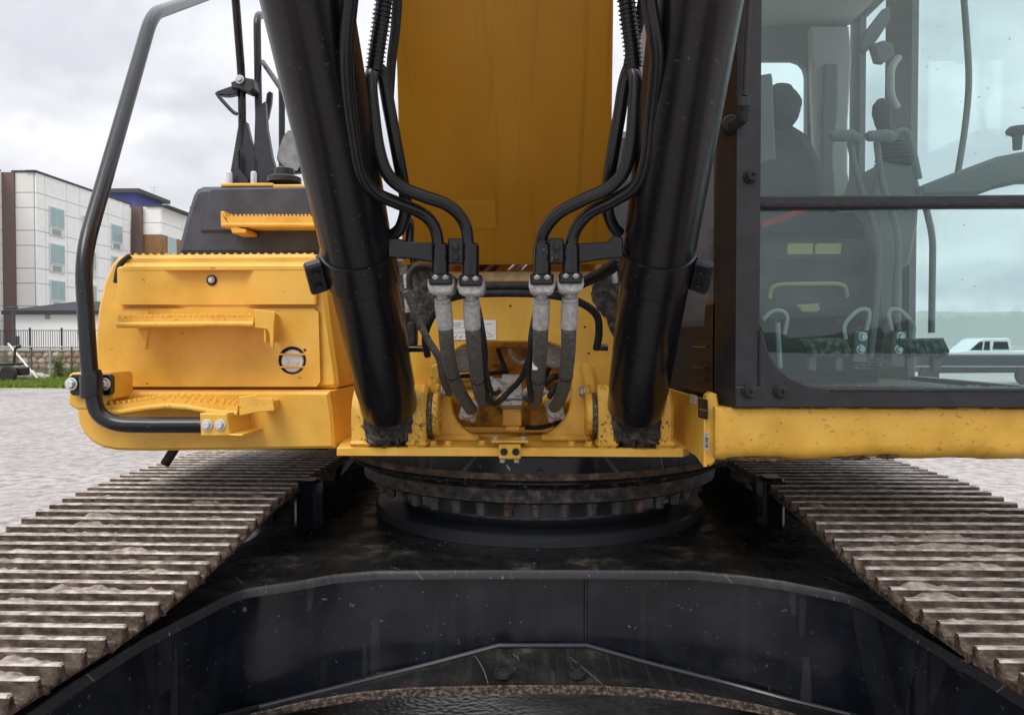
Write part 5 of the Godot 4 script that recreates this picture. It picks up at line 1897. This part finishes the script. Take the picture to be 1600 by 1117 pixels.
		for dx in [-22.0, 20.0]:
			b = MB.new()
			pbox(b, p[0] + dx - 6, p[1] + 12, p[0] + dx + 6, p[1] + 34, 2.36, 0.03, 0.003)
			make("pedal_stalk", b, M.interior, cb)
	for p in [[1344.0, 1.0], [1404.0, -1.0]]:
		b = MB.new()
		plate(b, [[p[0] - 12, 574], [p[0] - 6, 518], [p[0] + 14, 518], [p[0] + 10, 574]], 2.36, 0.012, 0.003)
		make("lever_bracket", b, M.interior, cb)
		for q in [526.0, 546.0]:
			bolt(pt(p[0] + 4 - (q - 526) * 0.15, q, 2.358), Vector3(0, 0, 1), 0.010, M.chrome, cb)
		b = MB.new()
		b.tube(rounded(px3([[p[0] - p[1] * 22, 530, 2.33], [p[0] - p[1] * 26, 508, 2.33], [p[0] - p[1] * 4, 484, 2.33], [p[0] + p[1] * 12, 482, 2.33], [p[0] + p[1] * 16, 490, 2.33], [p[0] + p[1] * 10, 516, 2.34]]), 0.02, 4), 0.0065, 8)
		make("pedal_guard", b, M.interior_light, cb)
	b = MB.new()
	b.tube(rounded(px3([[1193, 500, 2.3], [1204, 486, 2.3], [1222, 484, 2.3], [1232, 494, 2.3], [1226, 522, 2.3]]), 0.02, 4), 0.006, 8)
	b.tube(px3([[1215, 504, 2.3], [1219, 575, 2.3]]), 0.008, 8)
	make("pedal_guard", b, M.interior_light, cb)
	for x in [[1336.0, 1365.0], [1368.0, 1398.0]]:
		for k in 4:
			b = MB.new()
			pbox(b, x[0], 560 + k * 4.6, x[1], 563 + k * 4.6, 2.36 - k * 0.012, 0.03, 0.002)
			make("mat_rib", b, M.padmat, cb)
	# floor mat with debris
	b = MB.new()
	b.box(Vector3((xl + xr) / 2, yf + 0.035, -2.75), Vector3(xr - xl - 0.1, 0.03, 1.0), 0.01)
	make("floor_mat", b, M.padmat, cb)
	b = MB.new()
	for k in 60:
		b.lump(Vector3(rng.randf_range(xl + 0.1, xr - 0.02), yf + 0.055, -rng.randf_range(2.24, 2.36)), Vector3(rng.randf_range(0.006, 0.02), 0.006, 0.01), gn, 0.5, 5, 7)
	var db := make("floor_debris", b, M.mud, cb)
	db.set_meta("kind", "stuff")
	# dark arm and knob by the door
	b = MB.new()
	plate(b, [[1440, 290], [1480, 274], [1560, 244], [1602, 236], [1650, 236], [1650, 284], [1600, 284], [1560, 293], [1530, 304], [1440, 306]], 2.30, 0.04, 0.01)
	make("window_arm", b, M.interior, cb)
	b = MB.new()
	b.lathe([Vector2(0.012, -0.05), Vector2(0.014, -0.01), Vector2(0.030, 0.0), Vector2(0.032, 0.008), Vector2(0.024, 0.018), Vector2(0, 0.02)], Transform3D(Basis.IDENTITY, pt(1590, 208, 2.3)), 18)
	make("arm_knob", b, M.seat, cb)


# a print on a plate that stands across the view, at x = xs, bounded by picture points
func side_sheet(called: String, q: Array, xs: float, tex: Texture2D, parent: Node3D) -> void:
	var v := PackedVector3Array()
	for p in q:
		var w := cam_basis * Vector3((p[0] - 800.0) / F, -(p[1] - 558.5) / F, -1.0)
		v.append(EYE + w * ((xs - EYE.x) / w.x))
	var m := StandardMaterial3D.new()
	m.albedo_texture = tex
	m.roughness = 0.45
	var arr := []; arr.resize(Mesh.ARRAY_MAX)
	arr[Mesh.ARRAY_VERTEX] = v
	var nn := Vector3(-1, 0, 0)
	arr[Mesh.ARRAY_NORMAL] = PackedVector3Array([nn, nn, nn, nn])
	arr[Mesh.ARRAY_TEX_UV] = PackedVector2Array([Vector2(0, 0), Vector2(1, 0), Vector2(1, 1), Vector2(0, 1)])
	arr[Mesh.ARRAY_INDEX] = PackedInt32Array([0, 1, 2, 0, 2, 3])
	var mesh := ArrayMesh.new()
	mesh.add_surface_from_arrays(Mesh.PRIMITIVE_TRIANGLES, arr)
	put(called, mesh, m, parent)


# ---------------------------------------------------------------- what lies behind the yard
func build_background() -> void:
	var n := FastNoiseLite.new(); n.seed = 21; n.frequency = 0.004; n.fractal_octaves = 4
	# terrace behind the retaining wall
	var b := MB.new()
	b.box(Vector3(-75, 0.64, -118), Vector3(130, 1.30, 163), 0.0)
	setting("terrace", b, mat(lin(0.30, 0.29, 0.27), 0.9))
	# hills far off, the haze of distance put into their pale colour
	b = MB.new()
	var segs := 120
	for k in segs:
		for i in 3:
			var f := func(kk: int, ii: int) -> Vector3:
				var a := deg_to_rad(-75.0 + 300.0 * kk / segs)
				var r: float = [520.0, 760.0, 1100.0][mini(ii, 2)]
				var h: float = [0.0, 27.0, 44.0][mini(ii, 2)] * (0.72 + 0.5 * n.get_noise_2d(cos(a) * r, sin(a) * r))
				return Vector3(sin(a) * r, maxf(h, 0.0) - (0.5 if ii == 0 else 0.0), -cos(a) * r)
			if i < 2: b.quad(f.call(k, i), f.call(k + 1, i), f.call(k + 1, i + 1), f.call(k, i + 1))
	setting("hills", up_faces(b), mat(Color.WHITE, 0.95, 0.0, noise_map(0.02, [lin(0.27, 0.28, 0.26), lin(0.33, 0.335, 0.315)], [0.35, 0.65], 201), 0.02), 60)
	# a wood on the far side of the yard, behind the photographer
	b = MB.new()
	var ln := FastNoiseLite.new(); ln.seed = 8; ln.frequency = 0.03; ln.fractal_octaves = 3
	for k in 420:
		var x := rng.randf_range(-20.0, 190.0)
		var z := rng.randf_range(110.0, 150.0)
		var h := rng.randf_range(3.5, 6.5) * (0.75 + 0.35 * sin(x * 0.09))
		b.lump(Vector3(x, h * 0.45, z), Vector3(rng.randf_range(1.6, 3.2), h * 0.55, 2.4), ln, 0.7, 7, 9)
	var wood := make("wood", b, mat(Color.WHITE, 0.95, 0.0, noise_map(0.05, [lin(0.02, 0.035, 0.012), lin(0.06, 0.085, 0.03)], [0.3, 0.7], 202), 0.2), self, 50)
	wood.set_meta("kind", "stuff"); wood.set_meta("label", "dark green wood along the far edge of the yard"); wood.set_meta("category", "wood")

	build_grass()
	build_wall_and_fences()
	build_hotel()
	build_pool_house()
	build_yard_things()
	build_pickups()


func build_grass() -> void:
	var b := MB.new()
	var e := FastNoiseLite.new(); e.seed = 2; e.frequency = 0.4
	var pts := []
	for k in 61:
		var x := -34.0 + k * 0.5
		pts.append([x, 26.2 + 0.7 * e.get_noise_1d(x * 2.0)])
	pts.append([-4.0, 36.4]); pts.append([-34.0, 36.4])
	sweep_y(b, pts, -0.1, 0.018)
	setting("verge", b, mat(Color.WHITE, 0.95, 0.0, noise_map(0.03, [lin(0.12, 0.18, 0.03), lin(0.22, 0.30, 0.05), lin(0.33, 0.36, 0.12)], [0.3, 0.55, 0.8], 203), 0.6))
	# blades
	var blade := MB.new()
	for k in 7:
		var a := TAU * k / 7.0
		var o := Vector3(cos(a), 0, sin(a))
		var w := o.cross(Vector3.UP) * 0.012
		var tip := o * 0.05 + Vector3(0, 0.10 + 0.03 * sin(k * 2.1), 0)
		blade.tri(o * 0.01 - w, o * 0.01 + w, tip)
		blade.tri(o * 0.01 + w, o * 0.01 - w, tip)
	var mm := MultiMesh.new()
	mm.transform_format = MultiMesh.TRANSFORM_3D
	mm.use_colors = true
	mm.mesh = blade.mesh(10)
	mm.instance_count = 14000
	for k in mm.instance_count:
		var x := rng.randf_range(-29.0, -16.0)
		var z := -26.3 - pow(rng.randf(), 1.3) * 9.5
		var s := rng.randf_range(0.6, 1.5) * (2.2 if -z > 33.0 and rng.randf() < 0.4 else 1.0)
		mm.set_instance_transform(k, Transform3D(Basis(Vector3.UP, rng.randf() * TAU).scaled(Vector3(1, s, 1)), Vector3(x, 0.01, z)))
		var t := rng.randf()
		mm.set_instance_color(k, Color(0.20, 0.30, 0.045).lerp(Color(0.42, 0.44, 0.13), t * t))
	var gm := StandardMaterial3D.new()
	gm.vertex_color_use_as_albedo = true
	gm.roughness = 0.9
	gm.backlight_enabled = true
	gm.backlight = Color(0.2, 0.25, 0.08)
	var o := MultiMeshInstance3D.new()
	o.name = "grass"
	o.multimesh = mm
	o.material_override = gm
	add_child(o)
	o.set_meta("kind", "stuff"); o.set_meta("label", "bright green grass strip along the gravel yard"); o.set_meta("category", "grass")


func build_wall_and_fences() -> void:
	# stone retaining wall
	var w := thing("stone_retaining_wall", "tan and brown stone retaining wall below the black picket fence", "wall", Vector3(-24, 0, -36))
	var b := MB.new()
	b.box(Vector3(-23.0, 0.60, -36.35), Vector3(22, 1.22, 0.5), 0.0)
	make("mortar_bed", b, mat(lin(0.16, 0.13, 0.10), 0.95), w)
	b = MB.new()
	b.box(Vector3(-23.0, 1.26, -36.3), Vector3(22, 0.10, 0.62), 0.02)
	make("coping", b, mat(lin(0.34, 0.32, 0.29), 0.9), w)
	var sn := FastNoiseLite.new(); sn.seed = 14; sn.frequency = 0.03
	var variants := []
	for k in 8:
		var s := MB.new()
		s.lump(Vector3(k * 0.7, 0, 0), Vector3(0.5, 0.5, 0.5), sn, 0.5, 6, 9)
		for i in s.v.size(): s.v[i] -= Vector3(k * 0.7, 0, 0)
		variants.append(s.mesh(40))
	var mats := []
	for c in [Vector3(0.30, 0.20, 0.12), Vector3(0.40, 0.28, 0.17), Vector3(0.22, 0.14, 0.09), Vector3(0.46, 0.36, 0.25), Vector3(0.33, 0.19, 0.12)]:
		mats.append(mat(lin(c.x, c.y, c.z), 0.9))
	for row in 4:
		var x := -28.5 + rng.randf() * 0.3
		while x < -17.0:
			var sw := rng.randf_range(0.32, 0.62)
			var t := Transform3D(Basis(Vector3(0, 0, 1), rng.randf_range(-0.15, 0.15)).scaled(Vector3(sw * 1.05, 0.33, 0.34)), Vector3(x + sw / 2, 0.17 + row * 0.285 + rng.randf_range(-0.03, 0.03), -36.10 - rng.randf() * 0.05))
			put("stone", variants[rng.randi() % 8], mats[rng.randi() % 5], w, t)
			x += sw
	# black picket fence on the wall
	var black := mat(lin(0.015, 0.015, 0.017), 0.5)
	var f := thing("picket_fence", "black metal picket fence on top of the stone wall", "fence", Vector3(-24, 1.3, -36.3))
	var pk := MB.new(); pk.box(Vector3(0, 0.50, 0), Vector3(0.022, 0.92, 0.022), 0.003)
	var pm := pk.mesh()
	var po := MB.new(); po.box(Vector3(0, 0.52, 0), Vector3(0.07, 1.04, 0.07), 0.006); po.box(Vector3(0, 1.05, 0), Vector3(0.085, 0.03, 0.085), 0.006)
	var pom := po.mesh()
	var x := -28.6
	var i := 0
	while x < -17.0:
		if i % 14 == 3: put("fence_post", pom, black, f, Transform3D(Basis.IDENTITY, Vector3(x, 1.31, -36.3)))
		else: put("picket", pm, black, f, Transform3D(Basis.IDENTITY, Vector3(x, 1.31, -36.3)))
		x += 0.115
		i += 1
	for y in [1.42, 2.25]:
		b = MB.new(); b.box(Vector3(-22.8, y, -36.3), Vector3(11.8, 0.035, 0.035), 0.004)
		make("fence_rail", b, black, f)
	# chain-link fence in front
	var galv := mat(lin(0.42, 0.42, 0.42), 0.5, 0.3)
	var c := thing("chain_link_fence", "low chain link fence with pale top rail before the stone wall", "fence", Vector3(-22, 0, -33.4))
	b = MB.new(); b.tube([Vector3(-29, 1.45, -33.4), Vector3(-17, 1.45, -33.4)], 0.032, 8)
	make("top_rail", b, galv, c)
	for px in [77.0, -30.0]:
		b = MB.new(); b.tube([Vector3(X(px, 33.4), 0, -33.4), Vector3(X(px, 33.4), 1.45, -33.4)], 0.04, 8)
		make("fence_post", b, galv, c)
	for px in [48.0, 111.0]:
		b = MB.new(); b.tube([Vector3(X(px, 33.5), 0, -33.5), Vector3(X(px, 33.5), 1.5, -33.5)], 0.04, 8)
		make("fence_post", b, black, c)
	b = MB.new()
	for k in 170:
		var x0 := -30.0 + k * 0.085
		for s in [-1.0, 1.0]:
			b.tube([Vector3(x0, 0.03, -33.4), Vector3(x0 + s * 0.7, 1.43, -33.4)], 0.0032, 3, false)
	var wm := make("wire_mesh", b, galv, c)
	wm.set_meta("kind", "stuff")


func build_hotel() -> void:
	var h := thing("hotel_building", "white panelled four-storey hotel with brown recesses and a blue roof block", "building", Vector3(-40, 1.3, -62))
	var white := mat(Color.WHITE, 0.85, 0.0, noise_map(0.02, [lin(0.81, 0.805, 0.78), lin(0.85, 0.845, 0.82)], [0.3, 0.7], 211), 0.15)
	var off := mat(lin(0.70, 0.69, 0.66), 0.85)
	var joint := mat(lin(0.66, 0.65, 0.63), 0.9)
	var brown := mat(lin(0.155, 0.105, 0.09), 0.85)
	var tan := mat(Color.WHITE, 0.8, 0.0, noise_map(0.03, [lin(0.22, 0.11, 0.045), lin(0.33, 0.18, 0.075)], [0.3, 0.7], 212), 0.3)
	var blue := mat(lin(0.06, 0.065, 0.22), 0.7)
	var dark := mat(lin(0.05, 0.05, 0.05), 0.7)
	var frame := mat(lin(0.62, 0.63, 0.62), 0.6)
	var glassm := mat(lin(0.28, 0.40, 0.40), 0.08)
	var grille := mat(lin(0.30, 0.31, 0.31), 0.6)
	var y0 := 1.3
	var top := 14.7
	# cores
	var b := MB.new()
	b.box(Vector3(-45.1, (y0 + top - 0.1) / 2, -62.68), Vector3(14.0, top - y0 - 0.1, 13.15), 0.0)
	make("wall_core", b, joint, h)
	b = MB.new()
	b.box(Vector3(-46.5, (y0 + top - 0.1) / 2, -48.0), Vector3(11.8, top - y0 - 0.1, 16.0), 0.0)
	make("wall_core", b, joint, h)
	b = MB.new()
	b.box(Vector3(-43.0, (y0 + top - 0.1) / 2, -76.9), Vector3(14.6, top - y0 - 0.1, 12.8), 0.0)
	make("wall_core", b, joint, h)
	# courses of panels
	var ys := [y0]
	var yy := y0 + 2.0
	while yy < top - 0.6:
		ys.append(yy); ys.append(yy + 1.15)
		yy += 2.9
	ys.append(top)
	# long face, looking along +x at X = -38
	var ds := [56.0, 57.05, 59.75, 61.5, 64.0, 65.7, 68.2, 69.3]
	var wins := [58.4, 62.75, 66.95]
	for j in ys.size() - 1:
		for i in ds.size() - 1:
			b = MB.new()
			b.box(Vector3(-38.06, (ys[j] + ys[j + 1]) / 2, -(ds[i] + ds[i + 1]) / 2), Vector3(0.12, ys[j + 1] - ys[j] - 0.05, ds[i + 1] - ds[i] - 0.05), 0.0)
			make("wall_panel", b, white, h)
		# return face looking at the yard, from X = -38 to -39.7
		b = MB.new()
		b.box(Vector3(-38.95, (ys[j] + ys[j + 1]) / 2, -56.03), Vector3(1.55, ys[j + 1] - ys[j] - 0.05, 0.12), 0.0)
		make("wall_panel", b, off, h)
		# nearer wing, X = -40.6
		for i in 4:
			b = MB.new()
			b.box(Vector3(-40.62, (ys[j] + ys[j + 1]) / 2, -(41.5 + i * 3.6)), Vector3(0.12, ys[j + 1] - ys[j] - 0.05, 3.55), 0.0)
			make("wall_panel", b, white, h)
		b = MB.new()
		b.box(Vector3(-40.62, (ys[j] + ys[j + 1]) / 2, -55.1), Vector3(0.12, ys[j + 1] - ys[j] - 0.05, 1.9), 0.0)
		make("wall_panel", b, white, h)
	# brown recesses
	b = MB.new(); b.box(Vector3(-40.3, (y0 + top - 0.05) / 2, -55.97), Vector3(1.4, top - y0, 0.3), 0.0)
	make("recess_wall", b, brown, h)
	b = MB.new(); b.box(Vector3(-37.75, (y0 + top - 0.05) / 2, -70.1), Vector3(1.0, top - y0, 0.3), 0.0)
	make("recess_wall", b, brown, h)
	# windows of the long face
	var storeys := [3.0, 6.35, 9.7]
	for wz in wins:
		for s in 3:
			hotel_window(h, Vector3(-37.99, 5.80 + s * 2.9, -wz), Vector3(1, 0, 0), 1.75, 1.5, frame, glassm, grille)
	# parapet caps
	for p in [[Vector3(-38.3, top + 0.06, -62.6), Vector3(0.8, 0.14, 13.6)], [Vector3(-38.9, top + 0.06, -56.2), Vector3(1.9, 0.14, 0.6)], [Vector3(-40.8, top + 0.06, -47.8), Vector3(0.6, 0.14, 15.8)]]:
		b = MB.new(); b.box(p[0], p[1], 0.0)
		make("parapet_cap", b, dark, h)
	# farther block: white above, timber below
	var zc := 70.45
	for j in ys.size() - 1:
		var m2 := white if ys[j] > 11.4 else tan
		b = MB.new()
		b.box(Vector3(-36.5, (ys[j] + ys[j + 1]) / 2, -zc), Vector3(1.75, ys[j + 1] - ys[j] - 0.05, 0.12), 0.0)
		make("wall_panel", b, m2, h)
		for i in 3:
			b = MB.new()
			b.box(Vector3(-35.62, (ys[j] + ys[j + 1]) / 2, -(72.4 + i * 4.0)), Vector3(0.12, ys[j + 1] - ys[j] - 0.05, 3.95), 0.0)
			make("wall_panel", b, m2, h)
	if true:
		for k in 22:
			b = MB.new()
			b.box(Vector3(-35.54, 6.1 + k * 0.245, -76.3), Vector3(0.05, 0.21, 11.6), 0.0)
			make("timber_board", b, tan, h)
	for s in 3: hotel_window(h, Vector3(-35.50, 5.3 + s * 2.9, -72.3), Vector3(1, 0, 0), 1.5, 1.7, frame, glassm, grille)
	b = MB.new(); b.box(Vector3(-35.9, top + 0.06, -76.4), Vector3(2.2, 0.14, 12.4), 0.0)
	make("parapet_cap", b, dark, h)
	# blue roof block with a flat dark roof
	b = MB.new(); b.box(Vector3(-43.4, 15.9, -80.4), Vector3(3.0, 3.2, 5.6), 0.0)
	make("roof_block", b, blue, h)
	b = MB.new(); b.box(Vector3(-43.3, 17.62, -80.3), Vector3(4.2, 0.40, 6.8), 0.0)
	make("flat_roof", b, dark, h)
	b = MB.new()
	b.tube([Vector3(-41.7, 17.7, -81), Vector3(-41.7, 18.9, -81)], 0.05, 6)
	b.tube([Vector3(-42.2, 18.8, -81), Vector3(-41.2, 18.8, -81)], 0.04, 6)
	b.tube([Vector3(-42.1, 18.4, -81), Vector3(-41.3, 18.4, -81)], 0.03, 6)
	make("antenna", b, frame, h)
	b = MB.new(); b.box(Vector3(-35.2, 15.3, -76.4), Vector3(0.5, 0.9, 0.5), 0.0)
	make("roof_vent", b, dark, h)


func hotel_window(h: Node3D, c: Vector3, out: Vector3, w: float, ht: float, frame: Material, glassm: Material, grille: Material) -> void:
	# frame proud of the panels, two panes, a grille below
	var b := MB.new()
	b.box(c + Vector3(0.03, 0.0, 0), Vector3(0.10, ht + 0.12, w + 0.12), 0.0)
	b.box(c + Vector3(0.03, -ht / 2 - 0.42, 0), Vector3(0.10, 0.60, w + 0.12), 0.0)
	var f := make("window", b, frame, h)
	var k := 0
	for s in [-1.0, 1.0]:
		b = MB.new()
		b.box(c + Vector3(0.085, 0.0, s * w * 0.25), Vector3(0.02, ht - 0.06, w * 0.5 - 0.08), 0.0)
		make("pane", b, glassm, f)
	b = MB.new()
	b.box(c + Vector3(0.085, -ht / 2 - 0.42, w * 0.06), Vector3(0.02, 0.44, w * 0.62), 0.0)
	make("grille", b, grille, f)


func build_pool_house() -> void:
	var d := 50.0
	var p := thing("small_white_building", "small white building with a dark hipped roof before the hotel", "building", Vector3(-33, 1.3, -52))
	var wallm := mat(lin(0.78, 0.78, 0.77), 0.9)
	var roofm := mat(Color.WHITE, 0.9, 0.0, noise_map(0.05, [lin(0.028, 0.029, 0.034), lin(0.05, 0.052, 0.06)], [0.3, 0.7], 221), 0.8)
	var x0 := X(20, d); var x1 := X(176, d)
	var e := Y(489, d)
	var b := MB.new()
	b.box(Vector3((x0 + x1) / 2, (1.3 + e) / 2, -d - 3.0), Vector3(x1 - x0, e - 1.3, 6.0), 0.0)
	make("wall", b, wallm, p)
	b = MB.new()
	b.box(Vector3((x0 + x1) / 2 - 0.05, e + 0.06, -d - 3.0), Vector3(x1 - x0 + 0.9, 0.26, 6.9), 0.0)
	make("fascia", b, roofm, p)
	b = MB.new()
	var ya := e + 0.19; var yb := Y(472, d + 2.5) + 0.12
	var a := Vector3(x0 - 0.45, ya, -d + 0.45); var c := Vector3(x1 + 0.45, ya, -d + 0.45)
	var a2 := Vector3(x0 - 0.45, ya, -d - 6.45); var c2 := Vector3(x1 + 0.45, ya, -d - 6.45)
	var r0 := Vector3(x0 + 2.6, yb, -d - 3.0); var r1 := Vector3(x1 - 2.4, yb, -d - 3.0)
	b.quad(a, c, r1, r0); b.quad(c2, a2, r0, r1); b.tri(a2, a, r0); b.tri(c, c2, r1)
	make("roof", b, roofm, p, 10)
	b = MB.new(); b.tube([Vector3(X(92, d), yb - 0.2, -d - 2.4), Vector3(X(92, d), yb + 0.25, -d - 2.4)], 0.06, 8)
	make("vent_pipe", b, roofm, p)
	b = MB.new(); pbox(b, 69, 491, 77, 499, d - 0.05, 0.05, 0.0)
	make("wall_vent", b, mat(lin(0.42, 0.42, 0.42), 0.7), p)
	for k in 3:
		b = MB.new(); pbox(b, 70.5, 492.3 + k * 2.1, 75.5, 493.2 + k * 2.1, d - 0.06, 0.02, 0.0)
		make("vent_slat", b, mat(lin(0.2, 0.2, 0.2), 0.7), p)


func build_yard_things() -> void:
	var gn := FastNoiseLite.new(); gn.seed = 44; gn.frequency = 0.025; gn.fractal_octaves = 3
	var rockm := mat(Color.WHITE, 0.9, 0.0, noise_map(0.05, [lin(0.30, 0.28, 0.25), lin(0.55, 0.52, 0.48)], [0.3, 0.7], 231), 1.5)
	for k in 16:
		var px := -6.0 + k * 5.2 + rng.randf_range(-1.5, 1.5)
		var d := 32.2 + rng.randf_range(-0.4, 0.5)
		var s := rng.randf_range(0.15, 0.27) * (1.0 if k < 11 else 0.7)
		var o := thing("boulder", "pale rounded boulder in the row along the fence foot", "boulder", Vector3(X(px, d), 0, -d), "boulders along the fence foot")
		var b := MB.new()
		b.lump(Vector3(X(px, d), s * 0.6, -d), Vector3(s * 1.3, s, s), gn, 0.5, 8, 11)
		make("rock", b, rockm, o, 60)
	# leaning white pole
	var pole := thing("white_pole", "long white pole leaning against the chain link fence", "pole", Vector3(X(58, 31.6), 0, -31.6))
	var pb := MB.new()
	pb.tube([pt(58, 592, 31.6), pt(12, 537, 33.2)], 0.042, 8)
	make("shaft", pb, mat(lin(0.62, 0.61, 0.58), 0.6), pole)
	# dark post with a box beside the small building
	var lp := thing("lamp_post", "dark lamp post with a box at its foot behind the picket fence", "lamp post", Vector3(X(21, 40), 1.3, -40))
	var dm := mat(lin(0.05, 0.05, 0.055), 0.6)
	pb = MB.new(); pb.tube([Vector3(X(21, 40), 1.3, -40), Vector3(X(21, 40), Y(482, 40), -40)], 0.085, 10)
	make("post", pb, dm, lp)
	pb = MB.new(); pbox(pb, 15.5, 525, 24.5, 541, 39.8, 0.3, 0.02)
	make("box", pb, dm, lp)
	pb = MB.new(); pbox(pb, 9, 479, 22, 482.5, 39.9, 0.3, 0.02)
	make("lamp_head", pb, dm, lp)
	# shrubs at the fence
	for s in [[90.0, 33.0, 1.25, 0.55, "tall loose green shrub growing against the chain link fence"], [112.0, 33.0, 0.55, 0.7, "low green weeds at the fence foot beside the black rail"], [8.0, 34.6, 1.5, 0.8, "grey green bush behind the chain link fence"]]:
		var sh := thing("shrub", s[4], "shrub", Vector3(X(s[0], s[1]), 0, -s[1]))
		var c := Vector3(X(s[0], s[1]), 0, -s[1])
		var st := MB.new(); var lf := MB.new()
		for k in 26:
			var a := rng.randf() * TAU
			var tip: Vector3 = c + Vector3(cos(a) * s[3] * rng.randf(), s[2] * rng.randf_range(0.55, 1.0), sin(a) * s[3] * 0.5 * rng.randf())
			st.tube([c + Vector3(cos(a) * 0.08, 0, sin(a) * 0.08), c.lerp(tip, 0.5) + Vector3(0, 0.08, 0), tip], [0.012, 0.008, 0.003], 4, false)
			for i in 24:
				var p: Vector3 = c.lerp(tip, 0.25 + 0.75 * rng.randf()) + Vector3(rng.randfn(), rng.randfn(), rng.randfn()) * 0.06
				var u := Vector3(rng.randfn(), rng.randfn(), rng.randfn()).normalized() * 0.055
				var v := u.cross(Vector3(rng.randfn(), rng.randfn(), rng.randfn())).normalized() * 0.02
				lf.quad(p - u, p + v, p + u, p - v)
		make("stem", st, mat(lin(0.10, 0.08, 0.04), 0.9), sh)
		var lm := mat(lin(0.10, 0.16, 0.05), 0.8)
		lm.backlight_enabled = true; lm.backlight = Color(0.15, 0.2, 0.06)
		make("foliage", lf, lm, sh, 5)
	# black flat trailer at the verge
	var t := thing("black_trailer", "black flatbed trailer parked by the boulders", "trailer", Vector3(-21.5, 0, -30))
	var bm := mat(lin(0.012, 0.012, 0.013), 0.5)
	var d := 30.0
	var q := MB.new(); q.box(Vector3(X(-84, d), 0.72, -d - 0.6), Vector3(4.5, 0.10, 1.6), 0.01)
	make("deck", q, bm, t)
	q = MB.new(); q.box(Vector3(X(-84, d), 0.60, -d + 0.05), Vector3(4.2, 0.14, 0.10), 0.01)
	make("frame_rail", q, bm, t)
	q = MB.new()
	q.lathe([Vector2(0, -0.1), Vector2(0.17, -0.1), Vector2(0.19, -0.11), Vector2(0.32, -0.10), Vector2(0.34, -0.06), Vector2(0.34, 0.06), Vector2(0.32, 0.10), Vector2(0.19, 0.11), Vector2(0.17, 0.1), Vector2(0, 0.1)], axis_to(Vector3(0, 0, 1), Vector3(X(10, d), 0.34, -d - 0.05)), 20)
	make("wheel", q, M.rubber, t)
	q = MB.new(); q.box(Vector3(X(16, d), 0.45, -d - 0.5), Vector3(0.6, 0.35, 0.5), 0.05)
	make("tool_box", q, bm, t)
	q = MB.new()
	q.tube([Vector3(X(-6, d), 0.75, -d - 1.0), Vector3(X(-4, d), 1.35, -d - 1.0), Vector3(X(4, d), 1.52, -d - 1.0)], 0.05, 8)
	q.lump(Vector3(X(2, d), 1.48, -d - 1.0), Vector3(0.11, 0.09, 0.1), gn, 0.3, 7, 9)
	make("winch", q, bm, t)


func build_pickups() -> void:
	pickup("white_pickup", "white crew cab pickup truck seen through the cab glass", Vector3(26.3, 0, -43.5), mat(lin(0.72, 0.73, 0.74), 0.25), 1.0)
	pickup("dark_blue_pickup", "dark blue pickup truck parked before the white pickup", Vector3(17.2, 0, -30.0), mat(lin(0.012, 0.018, 0.035), 0.2), 0.0)


func pickup(called: String, label: String, at: Vector3, paint: Material, cab_h: float) -> void:
	var t := thing(called, label, "pickup truck", at)
	var gl := mat(lin(0.02, 0.03, 0.035), 0.06)
	var b := MB.new()
	var hw := 0.98
	# body below the belt line; local u forwards is -x
	var side := [[-2.9, 0.55], [-2.92, 0.95], [-2.75, 1.10], [-1.55, 1.18], [2.9, 1.18], [2.92, 0.55], [2.35, 0.50], [2.25, 0.80], [1.95, 0.92], [1.65, 0.80], [1.55, 0.48], [-1.35, 0.46], [-1.45, 0.80], [-1.75, 0.92], [-2.05, 0.80], [-2.15, 0.50]]
	var poly := PackedVector2Array()
	for p in side: poly.append(Vector2(p[0], p[1]))
	b.prism(poly, Transform3D(Basis.IDENTITY, at + Vector3(0, 0, hw)), hw * 2, 0.05)
	make("body", b, paint, t)
	if cab_h > 0.5:
		b = MB.new()
		var cabp := PackedVector2Array([Vector2(-1.60, 1.17), Vector2(-0.85, 1.80), Vector2(-0.55, 1.90), Vector2(0.75, 1.90), Vector2(0.92, 1.80), Vector2(1.02, 1.17)])
		b.prism(cabp, Transform3D(Basis.IDENTITY, at + Vector3(0, 0, hw - 0.12)), hw * 2 - 0.24, 0.06)
		make("cabin", b, paint, t)
		for wp in [[Vector2(-1.36, 1.22), Vector2(-0.86, 1.68), Vector2(-0.66, 1.70), Vector2(-0.72, 1.22)], [Vector2(-0.62, 1.22), Vector2(-0.56, 1.71), Vector2(-0.28, 1.72), Vector2(-0.28, 1.22)], [Vector2(-0.12, 1.26), Vector2(-0.06, 1.70), Vector2(0.70, 1.69), Vector2(0.80, 1.26)]]:
			b = MB.new()
			b.prism(PackedVector2Array(wp), Transform3D(Basis.IDENTITY, at + Vector3(0, 0, hw - 0.105)), 0.03, 0.0)
			make("window", b, gl, t)
	else:
		b = MB.new()
		b.prism(PackedVector2Array([Vector2(-2.4, 1.17), Vector2(-1.9, 1.70), Vector2(-1.7, 1.78), Vector2(-0.6, 1.78), Vector2(-0.45, 1.17)]), Transform3D(Basis.IDENTITY, at + Vector3(-1.4, 0, hw - 0.12)), hw * 2 - 0.24, 0.06)
		make("cabin", b, paint, t)
		b = MB.new()
		b.box(at + Vector3(0, 0.72, hw + 0.006), Vector3(4.6, 0.03, 0.015), 0.003)
		make("side_trim", b, M.chrome, t)
	for wx in [-1.75, 1.95]:
		b = MB.new()
		b.lathe([Vector2(0, -0.1), Vector2(0.2, -0.1), Vector2(0.36, -0.1), Vector2(0.38, -0.06), Vector2(0.38, 0.06), Vector2(0.36, 0.11), Vector2(0.24, 0.11), Vector2(0.22, 0.09), Vector2(0, 0.10)], axis_to(Vector3(0, 0, 1), at + Vector3(wx, 0.38, hw - 0.12)), 20)
		make("wheel", b, M.rubber, t)
